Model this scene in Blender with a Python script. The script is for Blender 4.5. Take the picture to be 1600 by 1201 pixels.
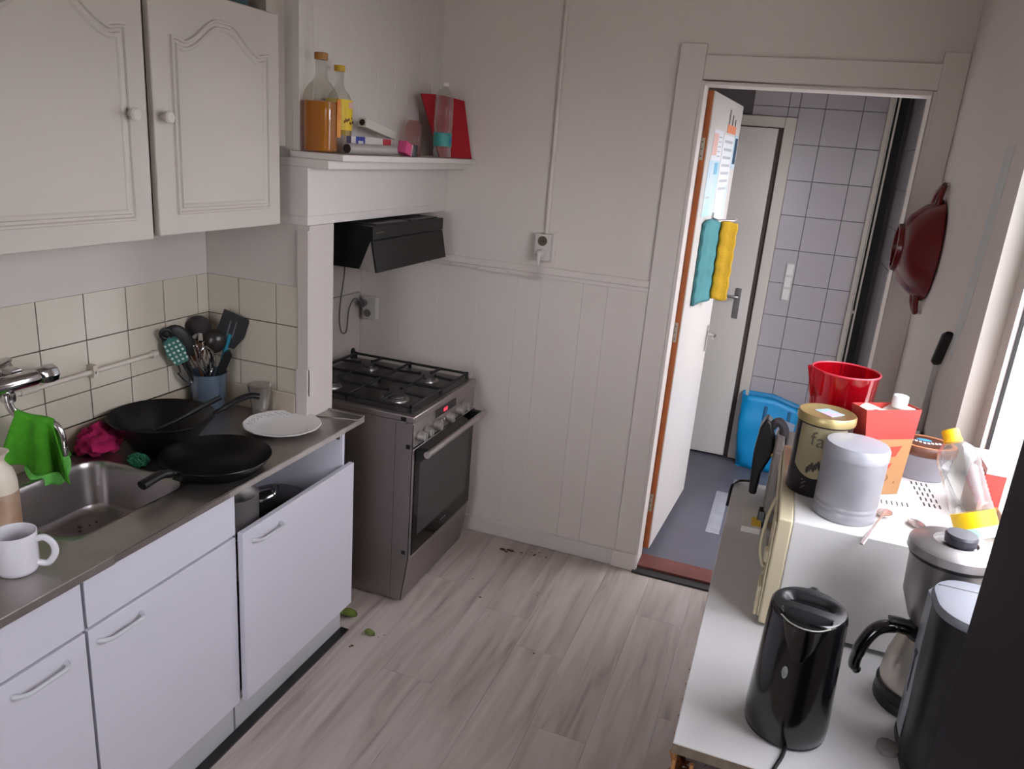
import bpy, bmesh, math, random
from math import sin, cos, pi, radians, sqrt
from mathutils import Vector, Matrix, noise
random.seed(7)
S = bpy.context.scene
COL = S.collection
for o in list(bpy.data.objects): bpy.data.objects.remove(o)

# ------------------------------------------------------------------ camera
def cam_axes(yaw, pit, rol):
    cy, sy = cos(yaw), sin(yaw); Z = Matrix(((cy,-sy,0),(sy,cy,0),(0,0,1)))
    c, s = cos(pit), sin(pit);   X = Matrix(((1,0,0),(0,c,-s),(0,s,c)))
    c, s = cos(rol), sin(rol);   Y = Matrix(((c,0,s),(0,1,0),(-s,0,c)))
    return Z @ X @ Y
R = cam_axes(0.3308, -0.2981, -0.0820)
cd = bpy.data.cameras.new('camera'); cam = bpy.data.objects.new('camera', cd); COL.objects.link(cam)
r, f, u = R.col[0], R.col[1], R.col[2]
cam.matrix_world = Matrix(((r[0],u[0],-f[0],1.936),(r[1],u[1],-f[1],-3.268),(r[2],u[2],-f[2],1.847),(0,0,0,1)))
cd.sensor_width = 36; cd.sensor_fit = 'HORIZONTAL'; cd.lens = 1205/1600*36; cd.clip_start = .02
S.camera = cam

# ------------------------------------------------------------------ sky and exposure
SKY = 13.5
w = bpy.data.worlds.new('overcast_sky'); S.world = w; w.use_nodes = True
nt = w.node_tree; nt.nodes.clear()
tc = nt.nodes.new('ShaderNodeTexCoord'); sx = nt.nodes.new('ShaderNodeSeparateXYZ')
rp = nt.nodes.new('ShaderNodeValToRGB'); bg = nt.nodes.new('ShaderNodeBackground'); wo = nt.nodes.new('ShaderNodeOutputWorld')
rp.color_ramp.elements[0].position = .46; rp.color_ramp.elements[0].color = (.26,.255,.25,1)
rp.color_ramp.elements[1].position = .54; rp.color_ramp.elements[1].color = (.86,.875,.95,1)
mm = nt.nodes.new('ShaderNodeMath'); mm.operation = 'MULTIPLY_ADD'; mm.inputs[1].default_value = .5; mm.inputs[2].default_value = .5
L = nt.links.new
L(tc.outputs['Generated'], sx.inputs[0]); L(sx.outputs[2], mm.inputs[0]); L(mm.outputs[0], rp.inputs[0])
L(rp.outputs[0], bg.inputs[0]); bg.inputs[1].default_value = SKY; L(bg.outputs[0], wo.inputs[0])
vs = S.view_settings; vs.view_transform = 'Standard'; vs.look = 'None'; vs.gamma = 1; vs.use_curve_mapping = False
vs.exposure = 0.0

# ------------------------------------------------------------------ materials
def lin(c): return tuple(((x/255)/12.92 if x/255 <= .04045 else ((x/255+.055)/1.055)**2.4) for x in c)
MC = {}
def mat(name, rgb, rough=.5, metal=0, var=0, vscale=8, bump=0, bscale=60, spec=.5, emit=None, coat=0, stretch=None, rgb2=None):
    if name in MC: return MC[name]
    m = bpy.data.materials.new(name); m.use_nodes = True; n = m.node_tree.nodes; l = m.node_tree.links
    b = n['Principled BSDF']; c = lin(rgb)
    b.inputs['Base Color'].default_value = (*c,1); b.inputs['Roughness'].default_value = rough
    b.inputs['Metallic'].default_value = metal; b.inputs['Specular IOR Level'].default_value = spec
    if coat: b.inputs['Coat Weight'].default_value = coat
    if emit: b.inputs['Emission Color'].default_value = (*lin(rgb),1); b.inputs['Emission Strength'].default_value = emit
    if var or bump or rgb2:
        t = n.new('ShaderNodeTexCoord'); mp = n.new('ShaderNodeMapping'); l.new(t.outputs['Object'], mp.inputs[0])
        if stretch: mp.inputs['Scale'].default_value = stretch
        if var or rgb2:
            nz = n.new('ShaderNodeTexNoise'); nz.inputs['Scale'].default_value = vscale; nz.inputs['Detail'].default_value = 5
            l.new(mp.outputs[0], nz.inputs['Vector'])
            cr = n.new('ShaderNodeValToRGB'); cr.color_ramp.elements[0].position = .32; cr.color_ramp.elements[1].position = .68
            c2 = lin(rgb2) if rgb2 else tuple(x*(1-var) for x in c)
            cr.color_ramp.elements[0].color = (*c2,1); cr.color_ramp.elements[1].color = (*c,1)
            l.new(nz.outputs['Fac'], cr.inputs[0]); l.new(cr.outputs[0], b.inputs['Base Color'])
        if bump:
            n2 = n.new('ShaderNodeTexNoise'); n2.inputs['Scale'].default_value = bscale; n2.inputs['Detail'].default_value = 3
            l.new(mp.outputs[0], n2.inputs['Vector'])
            bp = n.new('ShaderNodeBump'); bp.inputs['Strength'].default_value = bump; bp.inputs['Distance'].default_value = .004
            l.new(n2.outputs['Fac'], bp.inputs['Height']); l.new(bp.outputs[0], b.inputs['Normal'])
    MC[name] = m; return m
def clear(name, tint=(255,255,255), gloss=.12, rough=.05, body=0, bodyrgb=None):
    """thin clear plastic or glass: see-through, tinted, glossy towards the rim, optionally part diffuse"""
    if name in MC: return MC[name]
    m = bpy.data.materials.new(name); m.use_nodes = True; n = m.node_tree.nodes; l = m.node_tree.links; n.clear()
    out = n.new('ShaderNodeOutputMaterial'); tr = n.new('ShaderNodeBsdfTransparent'); tr.inputs[0].default_value = (*lin(tint),1)
    gl = n.new('ShaderNodeBsdfGlossy'); gl.inputs['Roughness'].default_value = rough
    lw = n.new('ShaderNodeLayerWeight'); lw.inputs[0].default_value = gloss
    mx = n.new('ShaderNodeMixShader'); l.new(lw.outputs['Facing'], mx.inputs[0]); 
    base = tr
    if body:
        df = n.new('ShaderNodeBsdfDiffuse'); df.inputs[0].default_value = (*lin(bodyrgb or tint),1)
        m2 = n.new('ShaderNodeMixShader'); m2.inputs[0].default_value = body
        l.new(tr.outputs[0], m2.inputs[1]); l.new(df.outputs[0], m2.inputs[2]); base = m2
    l.new(base.outputs[0], mx.inputs[1]); l.new(gl.outputs[0], mx.inputs[2]); l.new(mx.outputs[0], out.inputs[0])
    MC[name] = m; return m
def wood_floor():
    m = bpy.data.materials.new('laminate'); m.use_nodes = True; n = m.node_tree.nodes; l = m.node_tree.links; b = n['Principled BSDF']
    t = n.new('ShaderNodeTexCoord'); oi = n.new('ShaderNodeObjectInfo')
    ad = n.new('ShaderNodeVectorMath'); ad.operation = 'MULTIPLY_ADD'; ad.inputs[1].default_value = (13,1.2,1)
    cb = n.new('ShaderNodeCombineXYZ'); mu = n.new('ShaderNodeMath'); mu.operation = 'MULTIPLY'; mu.inputs[1].default_value = 37
    l.new(oi.outputs['Random'], mu.inputs[0])
    for k in range(3): l.new(mu.outputs[0], cb.inputs[k])
    l.new(t.outputs['Object'], ad.inputs[0]); l.new(cb.outputs[0], ad.inputs[2])
    nz = n.new('ShaderNodeTexNoise'); nz.inputs['Scale'].default_value = 1.5; nz.inputs['Detail'].default_value = 7; nz.inputs['Distortion'].default_value = .6
    l.new(ad.outputs[0], nz.inputs['Vector'])
    cr = n.new('ShaderNodeValToRGB'); e = cr.color_ramp.elements
    e[0].position = .25; e[0].color = (*lin((146,133,126)),1); e[1].position = .62; e[1].color = (*lin((194,183,176)),1)
    x = e.new(.40); x.color = (*lin((175,163,155)),1)
    l.new(nz.outputs['Fac'], cr.inputs[0])
    hs = n.new('ShaderNodeHueSaturation'); mr = n.new('ShaderNodeMapRange'); mr.inputs[3].default_value = .94; mr.inputs[4].default_value = 1.05
    l.new(oi.outputs['Random'], mr.inputs[0]); l.new(mr.outputs[0], hs.inputs['Value']); l.new(cr.outputs[0], hs.inputs['Color'])
    l.new(hs.outputs[0], b.inputs['Base Color']); b.inputs['Roughness'].default_value = .5; b.inputs['Specular IOR Level'].default_value = .35
    return m
PAINT = mat('wall_paint', (220,211,204), .6, var=.04, vscale=2.5, bump=.12, bscale=45)
PAINT2 = mat('darker_wall_paint', (198,189,183), .6, var=.04, vscale=2.5, bump=.12, bscale=45)  # same wall paint in a darker tone, for left wall and partition
WHITE = mat('white_gloss', (214,208,202), .38, var=.03, vscale=3)
CREAMW = mat('cream_gloss', (206,199,190), .42, var=.05, vscale=5)
CAB = mat('cabinet_melamine', (208,206,216), .42)
CABU = mat('old_white_lacquer', (192,184,175), .45, var=.04, vscale=4)
TILE = mat('cream_tile', (198,190,174), .22, var=.04, vscale=4)
GROUT = mat('dark_grout', (56,46,37), .9)
HTILE = mat('grey_hall_tile', (180,175,179), .2, var=.03, vscale=5)
HGROUT = mat('grey_grout', (98,92,95), .9)
STEEL = mat('worktop_steel', (182,176,172), .40, 1, var=.14, vscale=14, bump=.06, bscale=200)
SINK = mat('sink_steel', (184,178,178), .3, 1, var=.12, vscale=7)
STOVE = mat('stove_steel', (168,160,158), .4, 1, var=.06, vscale=2)
CHROME = mat('chrome', (205,203,204), .12, 1)
POTST = mat('polished_steel', (206,202,200), .3, .75)
BLACK = mat('black_plastic', (17,16,18), .38)
BLACKG = mat('black_gloss', (10,10,12), .16, coat=.4)
IRON = mat('cast_iron', (20,19,19), .6, bump=.2, bscale=150)
NONST = mat('nonstick_coating', (9,8,9), .34, var=.3, vscale=10, spec=.35)
FLOORM = wood_floor()

# ------------------------------------------------------------------ mesh builder
OFF = {}
class MB:
    def __init__(s): s.v = []; s.f = []; s.mi = []; s.m = 0; s.X = None
    def add(s, vs, fs):
        b = len(s.v)
        s.v += [tuple(s.X @ Vector(p)) if s.X is not None else tuple(p) for p in vs]
        s.f += [tuple(i+b for i in q) for q in fs]; s.mi += [s.m]*len(fs); return s
    def box(s, x0,x1,y0,y1,z0,z1):
        return s.add([(x,y,z) for z in (z0,z1) for y in (y0,y1) for x in (x0,x1)],
            [(0,2,3,1),(4,5,7,6),(0,1,5,4),(2,6,7,3),(0,4,6,2),(1,3,7,5)])
    def lathe(s, prof, c=(0,0,0), n=28, a0=0, a1=2*pi, sx=1, sy=1, axis='z', cap=True):
        full = abs(a1-a0-2*pi) < 1e-6; k = n if full else n+1; vs = []; fs = []
        for rr, z in prof:
            for i in range(k):
                a = a0+(a1-a0)*i/n; x, y = rr*cos(a)*sx, rr*sin(a)*sy
                p = (x,y,z) if axis == 'z' else ((z,x,y) if axis == 'x' else (x,z,y))
                vs.append((p[0]+c[0], p[1]+c[1], p[2]+c[2]))
        for j in range(len(prof)-1):
            for i in range(n):
                a, b = j*k+i, j*k+(i+1)%k
                fs.append((a,b,b+k,a+k))
        if full and cap:
            if prof[0][0] > 1e-6: fs.append(tuple(range(k))[::-1])
            if prof[-1][0] > 1e-6: fs.append(tuple((len(prof)-1)*k+i for i in range(k)))
        return s.add(vs, fs)
    def tube(s, pts, rad, n=8, closed=False, flat=1):
        P = [Vector(p) for p in pts]; m = len(P); vs = []; fs = []
        up = None
        for i, p in enumerate(P):
            a = P[(i-1) % m] if (closed or i) else P[0]; b = P[(i+1) % m] if (closed or i < m-1) else P[-1]
            t = (b-a).normalized()
            if up is None:
                up = t.cross(Vector((0,0,1)));  up = up if up.length > .05 else t.cross(Vector((1,0,0)))
            up = (up - t*up.dot(t)).normalized(); v = t.cross(up)
            rr = rad[i] if isinstance(rad, (list,tuple)) else rad
            for k in range(n):
                a_ = 2*pi*k/n; vs.append(p+up*rr*cos(a_)+v*rr*flat*sin(a_))
        for i in range(m if closed else m-1):
            j = (i+1) % m
            for k in range(n):
                l = (k+1) % n; fs.append((i*n+k, i*n+l, j*n+l, j*n+k))
        if not closed: fs += [tuple(range(n))[::-1], tuple((m-1)*n+k for k in range(n))]
        return s.add(vs, fs)
    def prism(s, poly, ax, a, b):
        """extrude a 2-D polygon along an axis: ax 'x' -> (y,z), 'y' -> (x,z), 'z' -> (x,y)"""
        def P(q, t): return {'x': (t,q[0],q[1]), 'y': (q[0],t,q[1]), 'z': (q[0],q[1],t)}[ax]
        n = len(poly); vs = [P(q,a) for q in poly]+[P(q,b) for q in poly]
        return s.add(vs, [tuple(range(n))[::-1], tuple(range(n,2*n))]+[(i,(i+1)%n,(i+1)%n+n,i+n) for i in range(n)])
    def loft(s, rings, cap0=False, cap1=True):
        n = len(rings[0]); vs = [p for q in rings for p in q]; fs = []
        for j in range(len(rings)-1):
            for i in range(n): fs.append((j*n+i, j*n+(i+1)%n, (j+1)*n+(i+1)%n, (j+1)*n+i))
        if cap0: fs.append(tuple(range(n))[::-1])
        if cap1: fs.append(tuple((len(rings)-1)*n+i for i in range(n)))
        return s.add(vs, fs)
    def grid(s, fn, nu, nv):
        vs = [fn(i/nu, j/nv) for j in range(nv+1) for i in range(nu+1)]
        return s.add(vs, [(j*(nu+1)+i, j*(nu+1)+i+1, (j+1)*(nu+1)+i+1, (j+1)*(nu+1)+i) for j in range(nv) for i in range(nu)])
    def ball(s, c, rr, nu=16, nv=10, fn=None):
        vs = []; fs = []
        for j in range(nv+1):
            t = pi*j/nv
            for i in range(nu):
                a = 2*pi*i/nu; d = Vector((sin(t)*cos(a), sin(t)*sin(a), cos(t))); k = fn(d) if fn else 1
                vs.append((c[0]+d[0]*rr[0]*k, c[1]+d[1]*rr[1]*k, c[2]+d[2]*rr[2]*k))
        for j in range(nv):
            for i in range(nu): fs.append((j*nu+i, (j+1)*nu+i, (j+1)*nu+(i+1)%nu, j*nu+(i+1)%nu))
        return s.add(vs, fs)

def build(name, mb, m, parent=None, loc=None, bevel=0, smooth=35, solid=0, sub=0, kind=None, label=None, segs=2, merge=True):
    o_ = OFF.get(parent.name, Vector((0,0,0))) if parent else Vector(loc or (0,0,0))
    me = bpy.data.meshes.new(name)
    me.from_pydata([tuple(Vector(p)-o_) for p in mb.v], [], mb.f); 
    ms = m if isinstance(m, (list,tuple)) else [m]
    for q in ms: me.materials.append(q)
    if len(ms) > 1: me.polygons.foreach_set('material_index', mb.mi)
    bm = bmesh.new(); bm.from_mesh(me)
    if merge: bmesh.ops.remove_doubles(bm, verts=bm.verts, dist=1e-5)
    bmesh.ops.recalc_face_normals(bm, faces=bm.faces); bm.to_mesh(me); bm.free()
    if smooth:
        me.polygons.foreach_set('use_smooth', [True]*len(me.polygons)); me.set_sharp_from_angle(angle=radians(smooth))
    me.update()
    o = bpy.data.objects.new(name, me); COL.objects.link(o)
    if parent: o.parent = parent; OFF[o.name] = o_
    else: o.location = o_; OFF[o.name] = o_
    if solid: q = o.modifiers.new('solid', 'SOLIDIFY'); q.thickness = solid; q.offset = 0
    if sub: q = o.modifiers.new('sub', 'SUBSURF'); q.levels = sub; q.render_levels = sub
    if bevel: q = o.modifiers.new('bevel', 'BEVEL'); q.width = bevel; q.segments = segs; q.limit_method = 'ANGLE'; q.angle_limit = radians(40)
    if kind: o['kind'] = kind
    if label: o['label'] = label
    return o
def thing(name, label, cat, loc, group=None):
    o = bpy.data.objects.new(name, None); COL.objects.link(o); o.location = loc; o.empty_display_size = .05
    o['label'] = label; o['category'] = cat
    if group: o['group'] = group
    OFF[o.name] = Vector(loc); return o
def tag(o, label, cat, group=None):
    o['label'] = label; o['category'] = cat
    if group: o['group'] = group
    return o
def struct(name, mb, m, **k): return build(name, mb, m, kind='structure', **k)
def B(*a): return MB().box(*a)
def Bz(pts, k=8):
    """Catmull-Rom resample"""
    P = [Vector(p) for p in pts]; P = [P[0]*2-P[1]]+P+[P[-1]*2-P[-2]]; out = []
    for i in range(1, len(P)-2):
        for j in range(k):
            t = j/k; a,b,c,d = P[i-1:i+3]
            out.append(.5*((2*b)+(c-a)*t+(2*a-5*b+4*c-d)*t*t+(3*b-a-3*c+d)*t**3))
    return out+[P[-2]]
def rrect(x0,x1,y0,y1,rad,z,k=6):
    out = []
    for cx,cy,a in ((x1-rad,y1-rad,0),(x0+rad,y1-rad,pi/2),(x0+rad,y0+rad,pi),(x1-rad,y0+rad,3*pi/2)):
        for i in range(k+1): t = a+pi/2*i/k; out.append((cx+rad*cos(t), cy+rad*sin(t), z))
    return out
def pieces(name, boxes, m, parent, bevel=0):
    """many alike plain pieces as children; same-sized ones share mesh data"""
    cache = {}
    for (x0,x1,y0,y1,z0,z1) in boxes:
        key = (round(x1-x0,4), round(y1-y0,4), round(z1-z0,4)); c = Vector(((x0+x1)/2,(y0+y1)/2,(z0+z1)/2))
        if key not in cache:
            h = [k/2 for k in key]; o = build(name, B(-h[0],h[0],-h[1],h[1],-h[2],h[2]), m, smooth=0); cache[key] = o.data
            if bevel: q = o.modifiers.new('bevel','BEVEL'); q.width = bevel; q.segments = 1
        else:
            o = bpy.data.objects.new(name, cache[key]); COL.objects.link(o)
            if bevel: q = o.modifiers.new('bevel','BEVEL'); q.width = bevel; q.segments = 1
        o.parent = parent; o.location = c-OFF.get(parent.name, Vector((0,0,0)))
def text(name, body, size, M, m, parent, depth=.0004):
    cu = bpy.data.curves.new(name, 'FONT'); cu.body = body; cu.size = size; cu.extrude = depth; cu.align_x = 'CENTER'; cu.align_y = 'CENTER'; cu.resolution_u = 3
    t = bpy.data.objects.new(name+'_src', cu); COL.objects.link(t)
    dg = bpy.context.evaluated_depsgraph_get(); me = bpy.data.meshes.new_from_object(t.evaluated_get(dg))
    bpy.data.objects.remove(t); me.name = name
    o_ = OFF.get(parent.name, Vector((0,0,0)))
    me.transform(M); me.transform(Matrix.Translation(-o_)); me.materials.clear(); me.materials.append(m)
    o = bpy.data.objects.new(name, me); COL.objects.link(o); o.parent = parent; return o

# ================================================================== STRUCTURE
# floor with planks
fl = struct('floor', B(-.1,2.6,-4.6,.0,-.06,-.005), mat('floor_joint', (110,100,94), .9))
rows = []; xe = .41
offs = {.995:-.62, 1.19:-.80, 1.385:-1.19}
while xe < 2.39:
    x1 = min(xe+.195, 2.40)
    ye = next((v for k,v in offs.items() if abs(k-xe) < .01), -.3-1.3*random.random())
    y = ye
    while y < 0: y += 1.3
    while y > -4.5:
        a, b = max(y-1.3, -4.6), min(y, 0.)
        if b-a > .05: rows.append((xe+.0004, x1-.0004, a+.0004, b-.0004, -.005, 0))
        y -= 1.3
    xe += .195
pieces('plank', rows, FLOORM, fl)
fl2 = struct('floor.001', B(.5,2.5,.11,1.85,-.06,0), mat('slate_vinyl', (96,94,104), .42, var=.12, vscale=5, bump=.1, bscale=80))
ce = struct('ceiling', B(-.1,2.6,-4.6,1.85,2.62,2.7), PAINT)
# walls
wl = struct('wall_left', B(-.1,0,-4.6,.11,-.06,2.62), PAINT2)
wb = struct('wall_back', MB().box(-.0,1.49,0,.11,-.06,2.62).box(2.32,2.5,0,.11,-.06,2.62).box(1.49,2.32,0,.11,2.15,2.62), PAINT)
W0, W1, Z0, Z1 = -2.34, -1.13, 1.135, 2.22        # window opening in the right wall
wr = struct('wall_right', MB().box(2.4,2.5,-4.6,W0,-.06,2.62).box(2.4,2.5,W1,.0,-.06,2.62).box(2.4,2.5,W0,W1,-.06,Z0).box(2.4,2.5,W0,W1,Z1,2.62), PAINT)
struct('wall_rear', MB().box(-.1,.9,-4.7,-4.6,-.06,2.62).box(1.6,2.5,-4.7,-4.6,-.06,2.62).box(.9,1.6,-4.7,-4.6,-.06,1.1).box(.9,1.6,-4.7,-4.6,2.1,2.62), PAINT)  # unseen rear wall; opening added to let in fill light
# partition beside the stove niche, header over it, chimney breast above
T0 = -1.0636
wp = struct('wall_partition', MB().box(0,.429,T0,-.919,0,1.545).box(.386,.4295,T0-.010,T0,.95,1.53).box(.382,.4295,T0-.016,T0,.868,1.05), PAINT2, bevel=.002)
struct('wall_header', MB().box(0,.429,T0-.010,0,1.575,1.731).box(0,.424,T0-.004,0,1.545,1.575), WHITE, bevel=.002)
wc = struct('wall_chimney', MB().box(0,.364,T0,0,1.781,2.62).box(0,.199,T0-.004,0,1.7315,1.7605).box(0,.364,T0-.004,0,1.7605,1.781), WHITE)
ys = [T0+.03,-.964,-.85,-.751,-.68,-.546,-.415,-.31,-.2,-.09,0]
pieces('plank', [(.364,.374,a+.0002,b-.0002,1.781,2.62) for a,b in zip(ys,ys[1:])], WHITE, wc, bevel=.0016)
struct('trim_1', B(.364,.39,T0,T0+.03,1.781,2.62), WHITE, bevel=.002)
struct('trim_2', B(.30,.335,-1.152,T0,1.79,2.62), CABU)
# wainscot on the back wall
xs = [0,.21,.411,.612,.805,.916,1.108,1.218,1.395]
pieces('plank', [(a+.0002,b-.0002,-.010,0,.075,1.312) for a,b in zip(xs,xs[1:])], PAINT, wb, bevel=.0016)
struct('trim_3', MB().box(.0,1.395,-.022,0,1.305,1.322).box(0,1.395,-.015,0,1.322,1.352), PAINT, bevel=.003)
struct('baseboard_back', B(.0,1.395,-.024,0,0,.078), WHITE, bevel=.005)
struct('baseboard_left', B(0,.014,-.919,-.024,0,.07), WHITE, bevel=.004)
# door casing and lining
struct('trim_4', MB().box(1.395,1.497,-.02,0,0.0,2.281).box(1.497,2.40,-.018,0,2.152,2.243).box(2.315,2.40,-.02,0,0,2.281).box(1.385,1.502,-.03,-.018,0,.085), PAINT, bevel=.003)
struct('trim_5', MB().box(1.492,1.506,-.024,.11,0,2.149).box(2.304,2.318,-.024,.11,0,2.149).box(1.506,2.304,-.024,.11,2.135,2.149), PAINT, bevel=.002)
struct('trim_6', B(1.506,2.304,.004,.125,0,.022), mat('red_brown_threshold', (120,66,58), .55, var=.35, vscale=9), bevel=.003)
struct('trim_7', B(1.49,2.304,-.045,.004,0,.010), mat('threshold_strip', (46,43,42), .6, var=.2), bevel=.002)

# kitchen tiles
grout = MB().box(0,.002,-2.76,T0,.885,1.334).box(0,.388,T0-.002,T0,.885,1.334)
build('grout', grout, GROUT, wl)
ts = .1558; q = .0016
zr = [(.945,1.0395),(1.0395,1.1953),(1.1953,1.335)]
bx = []
edges = [T0-.003, T0-.058]
while edges[-1] > -2.75: edges.append(edges[-1]-ts)
for a,b in zip(edges[1:], edges):
    for z0,z1 in zr: bx.append((.001,.007,a+q,b-q,z0+q,z1-(q if z1 < 1.33 else 0)))
pieces('tile', bx, TILE, wl, bevel=.0008)
ex = [.0075,.1411,.2969,.387]
pieces('tile', [(a+q,b-q,T0-.007,T0-.001,z0+q,z1-(q if z1 < 1.33 else 0)) for a,b in zip(ex,ex[1:]) for z0,z1 in zr], TILE, wp, bevel=.0008)

# ---- hall beyond the door
HY = 1.75
wh = struct('wall_far', MB().box(.5,2.5,HY,HY+.1,-.06,2.62), HGROUT)
wq = struct('wall_hall', MB().box(2.425,2.5,.95,HY,-.06,2.62).box(2.425,2.5,.11,.95,2.1,2.62), HGROUT)
struct('wall_side', B(.4,.5,.111,1.85,-.06,2.62), PAINT)
zt = [0.165+.2027*i for i in range(-1,13)]
xt = [1.771+.2005*k for k in range(-1,4)]
bt = []
for z0,z1 in zip(zt,zt[1:]):
    for a,b in zip(xt,xt[1:]):
        a_, b_ = max(a,.9), min(b,2.42)
        z0_, z1_ = max(z0,0.), min(z1,2.6)
        if a_ < 1.83:
            if z1_ > 2.16: bt.append((a_+.0019,min(b_,1.83)-.0015,HY-.006,HY+.001,max(z0_,2.137)+.0019,z1_-.0015))
            a_ = 1.83
        if b_-a_ > .02: bt.append((a_+.0019,b_-.0015,HY-.006,HY+.001,z0_+.0019,z1_-.0015))
pieces('tile', bt, HTILE, wh, bevel=.001)
bt = []
yt = [.95,1.0,1.2,1.4,1.6,1.74]
for z0,z1 in zip(zt,zt[1:]):
    for a,b in zip(yt,yt[1:]): bt.append((2.419,2.426,a+.0019,b-.0015,max(z0,0)+.0019,min(z1,2.6)-.0015))
pieces('tile', bt, HTILE, wq, bevel=.001)
# far door, ajar in its frame
struct('trim_8', MB().box(1.765,1.83,HY-.03,HY,0,2.135).box(.85,1.7649,HY-.03,HY,2.075,2.135), CREAMW, bevel=.004)
struct('rebate_shade', MB().box(1.735,1.765,HY-.012,HY,0,2.075), mat('rebate_shadow', (70,60,54), .8))  # dark strip colours in the shade of the gap beside the door
d2 = struct('door_2', B(.93,1.737,HY-.05,HY-.012,.015,2.068), WHITE, bevel=.003)
hp = build('handle', MB().box(1.648,1.682,HY-.058,HY-.05,.93,1.12).tube([(1.664,HY-.056,1.07),(1.664,HY-.10,1.07),(1.645,HY-.105,1.07),(1.55,HY-.105,1.073)],.009), mat('satin_aluminium', (140,136,136), .35, 1), d2, bevel=.001, label='aluminium lever on a plate')
# sliding leaf edge with two plain black strips at the right of the hall
d3 = struct('door_3', MB().box(2.298,2.322,1.69,1.745,.01,2.6), CREAMW)
build('rail_profile', MB().box(2.322,2.327,1.66,1.745,.01,2.6), CREAMW, d3)
build('rail_profile', MB().box(2.338,2.348,1.66,1.745,.01,2.6), CREAMW, d3)
build('dark_strip', MB().box(2.327,2.338,1.70,1.745,.01,2.6), mat('matt_black', (14,14,16), .7), d3)
build('dark_strip', MB().box(2.348,2.392,1.69,1.745,.01,2.6), MC['matt_black'], d3)
build('latch', MB().box(2.327,2.338,1.655,1.70,1.065,1.08), CREAMW, d3)

# kitchen door leaf, open into the hall
KM = Matrix.Translation((1.503,.112,0)) @ Matrix.Rotation(radians(-3.7),4,'Z')
mb = MB(); mb.X = KM; mb.box(.0,.033,.003,.80,.06,2.125)
d1 = struct('door_1', mb, WHITE, bevel=.002)
mb = MB(); mb.X = KM; mb.box(-.002,.0275,.0,.003,.06,2.125); build('bare_edge', mb, mat('orange_wood', (176,92,34), .55, var=.25, vscale=6, stretch=(8,8,1)), d1, label='bare orange wood edge')
for z in (1.855,1.08,.255):
    mb = MB(); mb.X = KM; mb.box(-.004,.020,-.004,.0,z,z+.088).lathe([(.005,z),(.005,z+.088)],(-.003,-.004,0),10)
    hg = build('hinge', mb, mat('hinge_steel', (170,160,146) , .45, .6), d1)
    mb = MB(); mb.X = KM
    for k in (.016,.044,.072): mb.lathe([(.0028,-.0048),(.0028,-.004)],(.011,0,z+k),8,axis='y')
    build('screw', mb, BLACK, hg)
mb = MB(); mb.X = KM; mb.lathe([(.018,0),(.018,.004)],(.034,.74,.985),14,axis='x').tube([(.034,.74,.985),(.075,.74,.985),(.08,.73,.985),(.08,.66,.982)],.007).box(.033,.037,.725,.755,.89,1.03)
build('handle', mb, CHROME, d1, label='chrome door lever')
# ---- window
wn = struct('window_1', MB().box(2.447,2.50,W1-.075,W1,Z0,Z1).box(2.447,2.50,W0,W0+.075,Z0,Z1).box(2.447,2.50,W0+.075,W1-.075,Z0,Z0+.05).box(2.447,2.50,W0+.075,W1-.075,Z1-.06,Z1), WHITE, bevel=.003)
build('gasket', MB().box(2.458,2.466,W1-.080,W1-.0751,Z0+.05,Z1-.06).box(2.458,2.466,W0+.0751,W0+.08,Z0+.05,Z1-.06), BLACK, wn)
build('pane', B(2.474,2.478,W0+.075,W1-.075,Z0+.05,Z1-.06), clear('window_glass', gloss=.06, rough=.02), wn)
build('sill', B(2.398,2.447,W0,W1,Z0-.0,Z0+.006), WHITE, wn)
build('reveal', B(2.40,2.447,W1-.004,W1+.0,Z0,Z1), CREAMW, wn)
build('paint_patch', MB().prism([(-1.00,1.95),(-.905,1.94),(-.86,1.52),(-.835,1.40),(-.88,1.37),(-.945,1.50)],'x',2.3988,2.3999), mat('bare_plaster_strip', (206,208,206), .6, var=.06, vscale=20), wr, smooth=0)
# white board fence across the yard
fe = thing('board_fence', 'white vertical board fence outside the window', 'fence', (3.3,2,0))
pieces('board', [(3.3,3.325,y*.2-3+.004,y*.2-3+.196,0,1.72) for y in range(60)], mat('white_fence_paint', (226,226,228), .6), fe)
build('rail', MB().box(3.325,3.36,-3,9,.4,.47).box(3.325,3.36,-3,9,1.4,1.47), MC['white_fence_paint'], fe)
struct('floor.002', B(2.52,9,-6,12,-.3,-.1), mat('yard_paving', (196,192,186), .9, var=.15))

# ================================================================== LARGE FITTINGS
CT = .8655
# ---- mantel shelf
sh = thing('mantel_shelf', 'white moulded shelf over the stove niche, holding bottles and rolls', 'shelf', (.43,-.53,1.731))
build('board', B(.3645,.561,-1.077,0,1.7605,1.7805), WHITE, sh, bevel=.002)
build('moulding', B(.20,.507,-1.0745,0,1.7312,1.7603), WHITE, sh, bevel=.003)

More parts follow.
